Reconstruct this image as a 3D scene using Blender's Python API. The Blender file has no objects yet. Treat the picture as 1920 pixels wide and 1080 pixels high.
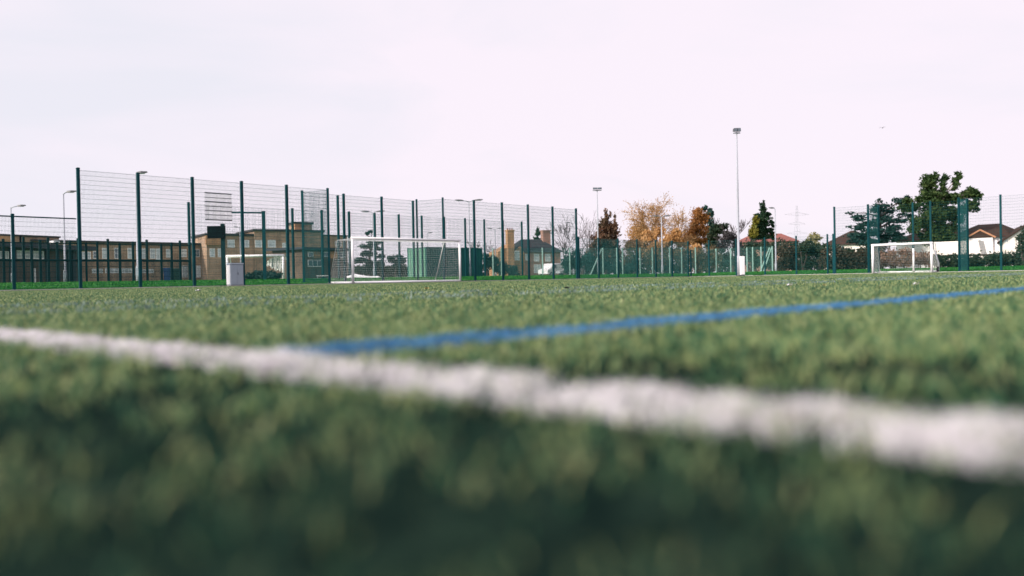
import bpy, math, random
import numpy as np
from mathutils import Vector, Matrix

R = math.radians
rng = random.Random(7)
nrg = np.random.default_rng(11)
scene = bpy.context.scene
COL = scene.collection

# ------------------------------------------------------------------ camera
F = 1550.0
CAM_H = 0.056
ROLL = R(1.09)
PITCH = R(0.59)
M3 = (Matrix.Rotation(math.pi / 2 - PITCH, 3, 'X') @ Matrix.Rotation(-ROLL, 3, 'Z'))
CAM = Vector((0, 0, CAM_H))
cd = bpy.data.cameras.new('camera')
cam = bpy.data.objects.new('camera', cd)
COL.objects.link(cam)
cam.matrix_world = Matrix.Translation(CAM) @ M3.to_4x4()
cd.sensor_width = 36.0
cd.lens = 36.0 * F / 1920.0
cd.clip_start = 0.01
cd.clip_end = 9000
cd.dof.use_dof = True
cd.dof.focus_distance = 11
cd.dof.aperture_fstop = 2.7
cd.dof.aperture_blades = 0
scene.camera = cam


def ray(px, py):
    return M3 @ Vector(((px - 960) / F, (540 - py) / F, -1.0))


def W(px, py, z):
    d = ray(px, py)
    return CAM + d * (z / d.y)


def hor(px):
    return 523.9 - 0.019 * (px - 960)


def G(px, z, py=None):
    """ground position under a pixel column at a depth"""
    p = W(px, hor(px) if py is None else py, z)
    return Vector((p.x, p.y, H(p.x, p.y)))


def top_height(px, py, z):
    """height above the ground of the point seen at px,py at depth z"""
    p = W(px, py, z)
    return p.z - H(p.x, p.y)


# pitch axes: A runs along the left fence, B along the right one
TH = R(42.5)
AX = Vector((math.sin(TH), math.cos(TH), 0))
BX = Vector((-math.cos(TH), math.sin(TH), 0))
FA, FB = 62.8, 36.9


def sst(t):
    t = min(1, max(0, t))
    return t * t * (3 - 2 * t)


def H(x, y):
    a = x * AX.x + y * AX.y
    b = x * BX.x + y * BX.y
    d = math.hypot(max(0, a - FA), max(0, b - FB))
    return 0.3 * sst(d / 7.0) + 0.25 * sst((d - 12) / 70.0)


# ------------------------------------------------------------------ helpers
class MB:
    def __init__(self):
        self.v = []
        self.f = []

    def quad(self, *p):
        n = len(self.v)
        self.v += [tuple(q) for q in p]
        self.f.append(tuple(range(n, n + len(p))))

    def box(self, x0, x1, y0, y1, z0, z1, tx=0.0):
        n = len(self.v)
        self.v += [(x0, y0, z0), (x1, y0, z0), (x1, y1, z0), (x0, y1, z0),
                   (x0 + tx, y0 + tx, z1), (x1 - tx, y0 + tx, z1), (x1 - tx, y1 - tx, z1), (x0 + tx, y1 - tx, z1)]
        self.f += [(n + 3, n + 2, n + 1, n), (n + 4, n + 5, n + 6, n + 7), (n, n + 1, n + 5, n + 4),
                   (n + 1, n + 2, n + 6, n + 5), (n + 2, n + 3, n + 7, n + 6), (n + 3, n, n + 4, n + 7)]
        return self

    def bbox(self, x0, x1, y0, y1, z0, z1, b=0.02):
        """box with chamfered vertical edges and top"""
        pts = [(x0 + b, y0), (x1 - b, y0), (x1, y0 + b), (x1, y1 - b), (x1 - b, y1), (x0 + b, y1), (x0, y1 - b), (x0, y0 + b)]
        cx, cy = (x0 + x1) / 2, (y0 + y1) / 2
        sx, sy = 1 - 2 * b / (x1 - x0), 1 - 2 * b / (y1 - y0)
        rings = [[(x, y, z0) for x, y in pts], [(x, y, z1 - b) for x, y in pts],
                 [(cx + (x - cx) * sx, cy + (y - cy) * sy, z1) for x, y in pts]]
        self.loft(rings, True)
        return self

    def loft(self, rings, caps=True):
        n0 = len(self.v)
        m = len(rings[0])
        for r in rings:
            self.v += [tuple(p) for p in r]
        for k in range(len(rings) - 1):
            for i in range(m):
                j = (i + 1) % m
                self.f.append((n0 + k * m + i, n0 + k * m + j, n0 + (k + 1) * m + j, n0 + (k + 1) * m + i))
        if caps:
            self.f.append(tuple(n0 + i for i in reversed(range(m))))
            self.f.append(tuple(n0 + (len(rings) - 1) * m + i for i in range(m)))

    def tube(self, pts, rad, sides=6, caps=True):
        pts = [Vector(p) for p in pts]
        if not hasattr(rad, '__len__'):
            rad = [rad] * len(pts)
        rings = []
        for i, p in enumerate(pts):
            t = (pts[min(i + 1, len(pts) - 1)] - pts[max(i - 1, 0)])
            if t.length < 1e-9:
                t = Vector((0, 0, 1))
            t.normalize()
            up = Vector((0, 0, 1)) if abs(t.z) < 0.9 else Vector((1, 0, 0))
            s = t.cross(up).normalized()
            u = s.cross(t)
            o = math.pi / 4 if sides == 4 else 0
            rings.append([p + (s * math.cos(o + 2 * math.pi * k / sides) + u * math.sin(o + 2 * math.pi * k / sides)) * rad[i]
                          for k in range(sides)])
        self.loft(rings, caps)
        return self

    def prism(self, poly, y0, y1):
        """polygon in xz extruded along y"""
        self.loft([[(x, y0, z) for x, z in poly], [(x, y1, z) for x, z in poly]])
        return self

    def build(self, name, m, parent=None, smooth=False):
        me = bpy.data.meshes.new(name)
        me.from_pydata(self.v, [], self.f)
        if smooth:
            me.polygons.foreach_set('use_smooth', [True] * len(me.polygons))
        me.materials.append(m)
        me.update()
        o = bpy.data.objects.new(name, me)
        COL.objects.link(o)
        if parent:
            o.parent = parent
        return o


def tag(o, label=None, cat=None, group=None, kind=None):
    if label: o['label'] = label
    if cat: o['category'] = cat
    if group: o['group'] = group
    if kind: o['kind'] = kind
    return o


def thing(name, label, cat, loc=(0, 0, 0), rz=0.0, group=None):
    o = bpy.data.objects.new(name, None)
    o.empty_display_size = 0.2
    COL.objects.link(o)
    o.location = loc
    o.rotation_euler = (0, 0, rz)
    return tag(o, label, cat, group)


# ------------------------------------------------------------------ materials
def new_mat(name):
    m = bpy.data.materials.new(name)
    m.use_nodes = True
    nt = m.node_tree
    return m, nt, nt.nodes['Principled BSDF']


def mat(name, c, rough=0.6, var=0.15, scale=3.0, metal=0.0, bump=0.0, spec=0.4, c2=None):
    m, nt, p = new_mat(name)
    N, L = nt.nodes, nt.links
    tc = N.new('ShaderNodeTexCoord')
    no = N.new('ShaderNodeTexNoise')
    no.inputs['Scale'].default_value = scale
    no.inputs['Detail'].default_value = 5
    no.inputs['Roughness'].default_value = 0.65
    L.new(tc.outputs['Object'], no.inputs['Vector'])
    cr = N.new('ShaderNodeValToRGB')
    lo = [max(0, x * (1 - var)) for x in c]
    hi = [min(1, x * (1 + var)) for x in (c2 or c)]
    cr.color_ramp.elements[0].position = 0.3
    cr.color_ramp.elements[1].position = 0.7
    cr.color_ramp.elements[0].color = (*lo, 1)
    cr.color_ramp.elements[1].color = (*hi, 1)
    L.new(no.outputs['Fac'], cr.inputs['Fac'])
    L.new(cr.outputs['Color'], p.inputs['Base Color'])
    p.inputs['Roughness'].default_value = rough
    p.inputs['Metallic'].default_value = metal
    p.inputs['Specular IOR Level'].default_value = spec
    if bump:
        b = N.new('ShaderNodeBump')
        b.inputs['Strength'].default_value = bump
        L.new(no.outputs['Fac'], b.inputs['Height'])
        L.new(b.outputs['Normal'], p.inputs['Normal'])
    return m


def brick_mat(name, c1, c2, mortar):
    m, nt, p = new_mat(name)
    N, L = nt.nodes, nt.links
    tc = N.new('ShaderNodeTexCoord')
    sx = N.new('ShaderNodeSeparateXYZ')
    L.new(tc.outputs['Object'], sx.inputs[0])
    ad = N.new('ShaderNodeMath')
    ad.operation = 'ADD'
    L.new(sx.outputs['X'], ad.inputs[0])
    L.new(sx.outputs['Y'], ad.inputs[1])
    cb = N.new('ShaderNodeCombineXYZ')
    L.new(ad.outputs[0], cb.inputs['X'])
    L.new(sx.outputs['Z'], cb.inputs['Y'])
    br = N.new('ShaderNodeTexBrick')
    br.inputs['Scale'].default_value = 1.0
    br.inputs['Brick Width'].default_value = 0.225
    br.inputs['Row Height'].default_value = 0.075
    br.inputs['Mortar Size'].default_value = 0.010
    br.inputs['Color1'].default_value = (*c1, 1)
    br.inputs['Color2'].default_value = (*c2, 1)
    br.inputs['Mortar'].default_value = (*mortar, 1)
    L.new(cb.outputs[0], br.inputs['Vector'])
    no = N.new('ShaderNodeTexNoise')
    no.inputs['Scale'].default_value = 0.7
    no.inputs['Detail'].default_value = 6
    L.new(tc.outputs['Object'], no.inputs['Vector'])
    mp = N.new('ShaderNodeMapRange')
    mp.inputs['From Min'].default_value = 0.3
    mp.inputs['From Max'].default_value = 0.7
    mp.inputs['To Min'].default_value = 0.65
    mp.inputs['To Max'].default_value = 1.25
    L.new(no.outputs['Fac'], mp.inputs['Value'])
    mx = N.new('ShaderNodeMix')
    mx.data_type = 'RGBA'
    mx.blend_type = 'MULTIPLY'
    mx.inputs['Factor'].default_value = 1.0
    L.new(br.outputs['Color'], mx.inputs['A'])
    L.new(mp.outputs['Result'], mx.inputs['B'])
    L.new(mx.outputs['Result'], p.inputs['Base Color'])
    p.inputs['Roughness'].default_value = 0.9
    return m


def leaf_mat(name, cols, trans=0.25, pscale=0.6, pamt=0.5, rough=0.7, clump=None):
    """foliage: a colour per leaf (random per island) shifted by a slow noise"""
    m, nt, p = new_mat(name)
    N, L = nt.nodes, nt.links
    ge = N.new('ShaderNodeNewGeometry')
    cr = N.new('ShaderNodeValToRGB')
    els = cr.color_ramp.elements
    while len(els) < len(cols):
        els.new(0.5)
    for i, c in enumerate(cols):
        els[i].position = i / max(1, len(cols) - 1)
        els[i].color = (*c, 1)
    tc = N.new('ShaderNodeTexCoord')
    no = N.new('ShaderNodeTexNoise')
    no.inputs['Scale'].default_value = pscale
    no.inputs['Detail'].default_value = 4
    L.new(tc.outputs['Object'], no.inputs['Vector'])
    mp = N.new('ShaderNodeMapRange')
    mp.inputs['From Min'].default_value = 0.25
    mp.inputs['From Max'].default_value = 0.75
    L.new(no.outputs['Fac'], mp.inputs['Value'])
    mi = N.new('ShaderNodeMix')
    mi.data_type = 'FLOAT'
    mi.inputs['Factor'].default_value = pamt
    L.new(ge.outputs['Random Per Island'], mi.inputs['A'])
    L.new(mp.outputs['Result'], mi.inputs['B'])
    L.new(mi.outputs['Result'], cr.inputs['Fac'])
    L.new(cr.outputs['Color'], p.inputs['Base Color'])
    p.inputs['Roughness'].default_value = rough
    p.inputs['Specular IOR Level'].default_value = 0.25
    if trans:
        tr = N.new('ShaderNodeBsdfTranslucent')
        L.new(cr.outputs['Color'], tr.inputs['Color'])
        ms = N.new('ShaderNodeMixShader')
        ms.inputs['Fac'].default_value = trans
        L.new(p.outputs[0], ms.inputs[1])
        L.new(tr.outputs[0], ms.inputs[2])
        L.new(ms.outputs[0], N['Material Output'].inputs['Surface'])
    return m


M = dict(
    green_metal=mat('green_powder_coat', (0.003, 0.046, 0.055), 0.75, 0.2, 2.0, spec=0.12),
    dark_metal=mat('dark_green_steel', (0.003, 0.022, 0.026), 0.75, 0.2, 2.0, spec=0.12),
    wire=mat('green_mesh_wire', (0.008, 0.075, 0.080), 0.75, 0.15, 1.0, spec=0.15),
    pale_green=mat('weathered_green_tube', (0.22, 0.36, 0.33), 0.6, 0.2, 2.0),
    chain=mat('green_chain_link', (0.03, 0.12, 0.11), 0.6, 0.2, 2.0),
    white=mat('white_goal_paint', (0.80, 0.79, 0.80), 0.4, 0.05, 2.0),
    net=mat('white_net_cord', (0.62, 0.64, 0.64), 0.8, 0.1, 4.0),
    galv=mat('galvanised_steel', (0.33, 0.345, 0.39), 0.6, 0.12, 1.5, spec=0.2),
    lamp=mat('lamp_housing_grey', (0.07, 0.075, 0.085), 0.5, 0.1, 4.0),
    black=mat('black_board', (0.004, 0.004, 0.006), 0.9, 0.1, 3.0, spec=0.05),
    cab_grey=mat('cabinet_grey', (0.29, 0.34, 0.39), 0.55, 0.08, 2.0),
    brick=brick_mat('brown_brick', (0.37, 0.215, 0.125), (0.27, 0.16, 0.098), (0.36, 0.31, 0.25)),
    dark_brick=brick_mat('dark_brick', (0.13, 0.085, 0.055), (0.09, 0.06, 0.042), (0.10, 0.09, 0.08)),
    orange_brick=brick_mat('orange_brick', (0.44, 0.205, 0.085), (0.33, 0.145, 0.06), (0.45, 0.34, 0.22)),
    red_brick=brick_mat('red_brick', (0.36, 0.16, 0.11), (0.26, 0.11, 0.08), (0.34, 0.29, 0.25)),
    render=mat('cream_render', (0.78, 0.70, 0.66), 0.9, 0.08, 0.8),
    white_render=mat('white_render', (0.80, 0.77, 0.78), 0.9, 0.06, 0.8),
    slate=mat('dark_slate', (0.040, 0.042, 0.048), 0.95, 0.3, 4.0, spec=0.05),
    brown_tile=mat('brown_tile', (0.048, 0.029, 0.024), 0.95, 0.3, 3.0, spec=0.05),
    red_tile=mat('red_tile', (0.20, 0.070, 0.060), 0.95, 0.25, 3.0),
    fascia=mat('navy_fascia', (0.012, 0.018, 0.030), 0.5, 0.1, 2.0),
    flat_roof=mat('felt_roof', (0.035, 0.030, 0.032), 0.9, 0.2, 1.0),
    upvc=mat('white_window_frame', (0.80, 0.80, 0.80), 0.4, 0.04, 2.0),
    glass=mat('window_glass', (0.10, 0.13, 0.16), 0.08, 0.3, 1.2, spec=0.9),
    pale_glass=mat('window_with_blind', (0.50, 0.55, 0.58), 0.2, 0.25, 0.8, spec=0.6),
    container=mat('green_container_paint', (0.006, 0.085, 0.080), 0.7, 0.2, 0.6, spec=0.15),
    container_door=mat('sunlit_container_door', (0.10, 0.25, 0.175), 0.6, 0.2, 1.2),  # paler green puts the sunlight on the end doors into the paint
    bark=mat('bark', (0.07, 0.055, 0.05), 0.95, 0.3, 6.0, bump=0.4),
    pale_bark=mat('pale_bark', (0.30, 0.26, 0.23), 0.9, 0.3, 5.0, bump=0.3),
    twig=mat('bare_twig', (0.065, 0.05, 0.052), 0.95, 0.2, 4.0),
    gold_twig=mat('golden_twig', (0.34, 0.21, 0.10), 0.9, 0.2, 4.0),
    concrete=mat('concrete', (0.42, 0.40, 0.39), 0.9, 0.15, 1.5),
    bin_blue=mat('blue_plastic', (0.015, 0.045, 0.15), 0.45, 0.1, 2.0),
    bin_green=mat('green_plastic', (0.012, 0.045, 0.035), 0.45, 0.1, 2.0),
    rubber=mat('black_rubber', (0.015, 0.015, 0.015), 0.8, 0.1, 4.0),
    paper=mat('white_paper', (0.80, 0.78, 0.80), 0.8, 0.05, 30.0),
    dead_leaf=mat('dead_leaf', (0.36, 0.20, 0.06), 0.8, 0.2, 40.0),
    dark_leaf=mat('rotten_leaf', (0.03, 0.028, 0.025), 0.9, 0.2, 40.0),
    car_white=mat('white_car_paint', (0.78, 0.78, 0.80), 0.25, 0.03, 1.0, spec=0.6),
    car_silver=mat('silver_car_paint', (0.45, 0.47, 0.50), 0.25, 0.05, 1.0, metal=0.3, spec=0.6),
    tarp=mat('white_tarpaulin', (0.74, 0.74, 0.77), 0.6, 0.08, 1.0),
    shelter=mat('translucent_white_sheet', (0.78, 0.78, 0.74), 0.5, 0.06, 1.0),
    orange_trim=mat('orange_barge_board', (0.36, 0.17, 0.09), 0.7, 0.1, 2.0),
    feather=mat('dark_feather', (0.03, 0.03, 0.035), 0.8, 0.1, 20.0),
    # foliage
    cedar=leaf_mat('cedar_needles', [(0.006, 0.027, 0.025), (0.013, 0.051, 0.043), (0.027, 0.072, 0.060)]),
    euca=leaf_mat('dark_evergreen_leaves', [(0.009, 0.031, 0.014), (0.031, 0.066, 0.018), (0.074, 0.101, 0.027)]),
    spruce=leaf_mat('spruce_needles', [(0.006, 0.026, 0.014), (0.013, 0.048, 0.023), (0.041, 0.074, 0.026)]),
    yellow=leaf_mat('yellow_green_leaves', [(0.06, 0.085, 0.015), (0.16, 0.15, 0.02), (0.24, 0.19, 0.03)]),
    brown_con=leaf_mat('browning_conifer', [(0.017, 0.061, 0.043), (0.113, 0.070, 0.043), (0.258, 0.113, 0.070)], pamt=0.75, pscale=0.35),
    gold=leaf_mat('golden_leaves', [(0.25, 0.12, 0.045), (0.42, 0.22, 0.08), (0.60, 0.43, 0.25)], trans=0.4),
    rust=leaf_mat('rust_leaves', [(0.13, 0.065, 0.03), (0.28, 0.12, 0.035), (0.38, 0.18, 0.06)], trans=0.35),
    bush=leaf_mat('dark_bush_leaves', [(0.006, 0.021, 0.013), (0.018, 0.039, 0.018), (0.045, 0.051, 0.027)]),
    brown_bush=leaf_mat('winter_bush', [(0.017, 0.021, 0.013), (0.045, 0.041, 0.024), (0.090, 0.064, 0.041)]),
    purple_bush=leaf_mat('bare_thicket', [(0.020, 0.022, 0.025), (0.042, 0.039, 0.042), (0.077, 0.066, 0.070)]),
    blossom=leaf_mat('pale_yellow_leaves', [(0.14, 0.16, 0.06), (0.32, 0.29, 0.14), (0.50, 0.45, 0.28)], trans=0.35),
    verge=leaf_mat('verge_grass_blades', [(0.007, 0.085, 0.010), (0.018, 0.17, 0.020), (0.09, 0.26, 0.045)], pscale=0.25),
)

# ------------------------------------------------------------------ world and sun
SUN_AZ = Vector((-0.86, -0.51, 0)).normalized()
SUN_EL = R(27)
sun_dir = Vector((SUN_AZ.x * math.cos(SUN_EL), SUN_AZ.y * math.cos(SUN_EL), math.sin(SUN_EL)))
w = bpy.data.worlds.new('World')
scene.world = w
w.use_nodes = True
nt = w.node_tree
N, L = nt.nodes, nt.links
N.clear()
out = N.new('ShaderNodeOutputWorld')
sky = N.new('ShaderNodeTexSky')
sky.sky_type = 'NISHITA'
sky.sun_disc = False
sky.sun_elevation = SUN_EL
sky.sun_rotation = math.atan2(sun_dir.x, sun_dir.y)
bg1 = N.new('ShaderNodeBackground')
bg1.inputs['Strength'].default_value = 0.10
L.new(sky.outputs[0], bg1.inputs['Color'])
tc = N.new('ShaderNodeTexCoord')
mpg = N.new('ShaderNodeMapping')
mpg.inputs['Scale'].default_value = (1.0, 1.0, 3.2)
mpg.inputs['Location'].default_value = (0.35, 0.2, 0.1)
L.new(tc.outputs['Generated'], mpg.inputs['Vector'])
ns = N.new('ShaderNodeTexNoise')
ns.inputs['Scale'].default_value = 2.2
ns.inputs['Detail'].default_value = 6
ns.inputs['Roughness'].default_value = 0.5
ns.inputs['Distortion'].default_value = 0.4
L.new(mpg.outputs[0], ns.inputs['Vector'])
# thin grey patches are commoner towards the left part of the sky and far right
sp = N.new('ShaderNodeSeparateXYZ')
L.new(tc.outputs['Generated'], sp.inputs[0])
lf = N.new('ShaderNodeMapRange')
lf.inputs['From Min'].default_value = 0.05
lf.inputs['From Max'].default_value = -0.55
lf.inputs['To Min'].default_value = -0.06
lf.inputs['To Max'].default_value = 0.17
L.new(sp.outputs['X'], lf.inputs['Value'])
sm = N.new('ShaderNodeMath')
sm.operation = 'ADD'
L.new(ns.outputs['Fac'], sm.inputs[0])
L.new(lf.outputs[0], sm.inputs[1])
cr = N.new('ShaderNodeValToRGB')
cr.color_ramp.elements[0].position = 0.45
cr.color_ramp.elements[0].color = (1.0, 0.912, 1.0, 1)
cr.color_ramp.elements[1].position = 0.74
cr.color_ramp.elements[1].color = (0.87, 0.858, 0.945, 1)
L.new(sm.outputs[0], cr.inputs['Fac'])
# cloud is brighter around the veiled sun (behind the camera, to the left)
dt = N.new('ShaderNodeVectorMath')
dt.operation = 'DOT_PRODUCT'
dt.inputs[1].default_value = sun_dir
L.new(tc.outputs['Generated'], dt.inputs[0])
gl = N.new('ShaderNodeMapRange')
gl.interpolation_type = 'SMOOTHSTEP'
gl.inputs['From Min'].default_value = 0.30
gl.inputs['From Max'].default_value = 0.95
gl.inputs['To Min'].default_value = 1.0
gl.inputs['To Max'].default_value = 2.2
L.new(dt.outputs['Value'], gl.inputs['Value'])
bg2 = N.new('ShaderNodeBackground')
L.new(cr.outputs[0], bg2.inputs['Color'])
L.new(gl.outputs[0], bg2.inputs['Strength'])
mx = N.new('ShaderNodeMixShader')
mx.inputs['Fac'].default_value = 0.96
L.new(bg1.outputs[0], mx.inputs[1])
L.new(bg2.outputs[0], mx.inputs[2])
L.new(mx.outputs[0], out.inputs['Surface'])

sd = bpy.data.lights.new('sun', 'SUN')
sd.energy = 5.0
sd.angle = R(6)
sd.color = (1.0, 0.90, 0.76)
so = bpy.data.objects.new('sun', sd)
COL.objects.link(so)
so.rotation_euler = sun_dir.to_track_quat('Z', 'Y').to_euler()

vs = scene.view_settings
vs.view_transform = 'Standard'
vs.look = 'None'
vs.exposure = 0.0
vs.gamma = 1.0

# ------------------------------------------------------------------ ground, pitch
def ground():
    oa = [-4000, -900, -250, -80, -30, -10, -3, -0.6, 0.05, 0.4, 0.9, 1.6, 2.5, 3.6, 5, 6.5, 8, 11, 15, 22, 35, 55, 80, 120, 300, 1200, 5000]
    mb = MB()
    n = len(oa)
    for i in oa:
        for j in oa:
            p = AX * (FA + i) + BX * (FB + j)
            z = H(p.x, p.y) - (0.045 if (i <= 0 and j <= 0) else 0.012)
            mb.v.append((p.x, p.y, z))
    for i in range(n - 1):
        for j in range(n - 1):
            mb.f.append((i * n + j, (i + 1) * n + j, (i + 1) * n + j + 1, i * n + j + 1))
    m = mat('lawn', (0.010, 0.095, 0.014), 0.9, 0.4, 0.8, c2=(0.03, 0.15, 0.02))
    tag(mb.build('ground', m, smooth=True), kind='structure')


ground()

Z0 = -0.010          # the carpet backing; blade tips end near height 0
LT = R(43.4)
LW = R(42.8)
LA = (math.sin(LW), math.cos(LW))      # across the white line
LB = (-math.cos(LT), math.sin(LT))     # across the blue lines
WHITE = (0.303, 0.385)
BLUE = (0.58, 0.656)
WORN = ((2.22, 2.28), (3.05, 3.11))


def turf_mats():
    m, nt, p = new_mat('turf_backing')
    N, L = nt.nodes, nt.links
    tc = N.new('ShaderNodeTexCoord')
    n1 = N.new('ShaderNodeTexNoise'); n1.inputs['Scale'].default_value = 60; n1.inputs['Detail'].default_value = 6
    L.new(tc.outputs['Object'], n1.inputs['Vector'])
    cr = N.new('ShaderNodeValToRGB')
    cr.color_ramp.elements[0].position = 0.35
    cr.color_ramp.elements[1].position = 0.7
    cr.color_ramp.elements[0].color = (0.004, 0.010, 0.009, 1)
    cr.color_ramp.elements[1].color = (0.014, 0.028, 0.020, 1)
    L.new(n1.outputs['Fac'], cr.inputs['Fac'])
    L.new(cr.outputs[0], p.inputs['Base Color'])
    p.inputs['Roughness'].default_value = 1.0
    p.inputs['Specular IOR Level'].default_value = 0.0
    return m


backing = turf_mats()
blade = leaf_mat('turf_blades', [(0.005, 0.058, 0.038), (0.046, 0.145, 0.066), (0.32, 0.375, 0.150), (0.60, 0.59, 0.33)], trans=0.3, pscale=9.0, pamt=0.28, rough=0.55)
_e = [n for n in blade.node_tree.nodes if n.type == 'VALTORGB'][0].color_ramp.elements
_e[1].position, _e[2].position = 0.40, 0.74
white_blade = leaf_mat('white_turf_blades', [(0.34, 0.29, 0.33), (0.74, 0.715, 0.74), (0.85, 0.835, 0.85)], trans=0.3, pscale=14.0, pamt=0.5)
blue_blade = leaf_mat('blue_turf_blades', [(0.020, 0.09, 0.19), (0.055, 0.19, 0.36), (0.14, 0.31, 0.49)], trans=0.25, pscale=14.0, pamt=0.5)

worn_blade = leaf_mat('worn_blue_turf_blades', [(0.06, 0.13, 0.10), (0.16, 0.24, 0.22), (0.32, 0.38, 0.36)], trans=0.25, pscale=6.0, pamt=0.4)
mb = MB()
c = [AX * a + BX * b for a, b in ((-120, -120), (FA + 0.02, -120), (FA + 0.02, FB + 0.02), (-120, FB + 0.02))]
mb.quad(*[(p.x, p.y, Z0) for p in c])
tag(mb.build('pitch', backing), kind='structure')


def strip(name, na, d0, d1, t0, t1, m, z):
    ax = (na[1], -na[0])
    mb = MB()
    k = 40
    for i in range(k + 1):
        t = t0 + (t1 - t0) * (i / k) ** 2
        for d in (d0, d1):
            mb.v.append((na[0] * d + ax[0] * t, na[1] * d + ax[1] * t, z))
    for i in range(k):
        mb.f.append((2 * i, 2 * i + 2, 2 * i + 3, 2 * i + 1))
    return mb


def scatter(x0f, z0, z1, rho, power):
    """random roots in the wedge in front of the camera, density rho/z^power"""
    zs = np.linspace(z0, z1, 4000)
    dens = rho * zs ** (-power) * (2 * x0f * zs + 0.7)
    cum = np.concatenate([[0], np.cumsum((dens[1:] + dens[:-1]) / 2 * np.diff(zs))])
    n = int(cum[-1])
    y = np.interp(nrg.random(n) * cum[-1], cum, zs)
    x = (nrg.random(n) * 2 - 1) * (x0f * y + 0.35)
    return x, y


# clumps: value noise sampled on a lattice
LAT = nrg.random((256, 256))


def vnoise(x, y, s):
    u, v = x * s, y * s
    i, j = np.floor(u).astype(int), np.floor(v).astype(int)
    fu, fv = u - i, v - j
    fu = fu * fu * (3 - 2 * fu); fv = fv * fv * (3 - 2 * fv)
    g = lambda a, b: LAT[a % 256, b % 256]
    return (g(i, j) * (1 - fu) + g(i + 1, j) * fu) * (1 - fv) + (g(i, j + 1) * (1 - fu) + g(i + 1, j + 1) * fu) * fv


def blades(x, y, hgt, wid, zroot):
    n = len(x)
    th = nrg.random(n) * 2 * np.pi
    cx, sx = np.cos(th), np.sin(th)
    ph = nrg.random(n) * 2 * np.pi
    lean = hgt * (0.3 + 1.5 * nrg.random(n))
    lx, ly = np.cos(ph) * lean, np.sin(ph) * lean
    V = np.empty((n, 5, 3), np.float32)
    V[:, 0, 0] = x - cx * wid / 2; V[:, 0, 1] = y - sx * wid / 2; V[:, 0, 2] = zroot
    V[:, 1, 0] = x + cx * wid / 2; V[:, 1, 1] = y + sx * wid / 2; V[:, 1, 2] = zroot
    mxp, myp = x + lx * 0.3, y + ly * 0.3
    V[:, 2, 0] = mxp + cx * wid * 0.45; V[:, 2, 1] = myp + sx * wid * 0.45; V[:, 2, 2] = zroot + hgt * 0.62
    V[:, 3, 0] = mxp - cx * wid * 0.45; V[:, 3, 1] = myp - sx * wid * 0.45; V[:, 3, 2] = zroot + hgt * 0.62
    V[:, 4, 0] = x + lx; V[:, 4, 1] = y + ly; V[:, 4, 2] = zroot + hgt
    return V


def blade_mesh(name, V, m, extra=None):
    n = len(V)
    ev = np.array(extra.v, np.float32) if extra else np.zeros((0, 3), np.float32)
    ef = extra.f if extra else []
    verts = np.concatenate([V.reshape(-1, 3), ev])
    base = (np.arange(n) * 5)[:, None]
    loops = np.concatenate([base + np.array([[0, 1, 2, 3]]), base + np.array([[3, 2, 4]])], axis=1).reshape(-1)
    tot = np.tile(np.array([4, 3]), n)
    if ef:
        loops = np.concatenate([loops, np.array(ef).reshape(-1) + n * 5])
        tot = np.concatenate([tot, np.full(len(ef), 4)])
    start = np.concatenate([[0], np.cumsum(tot)[:-1]])
    me = bpy.data.meshes.new(name)
    me.vertices.add(len(verts))
    me.vertices.foreach_set('co', verts.reshape(-1))
    me.loops.add(len(loops))
    me.loops.foreach_set('vertex_index', loops.astype(np.int32))
    me.polygons.add(len(tot))
    me.polygons.foreach_set('loop_start', start.astype(np.int32))
    me.polygons.foreach_set('loop_total', tot.astype(np.int32))
    me.materials.append(m)
    me.update(calc_edges=True)
    o = bpy.data.objects.new(name, me)
    COL.objects.link(o)
    return o


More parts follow.
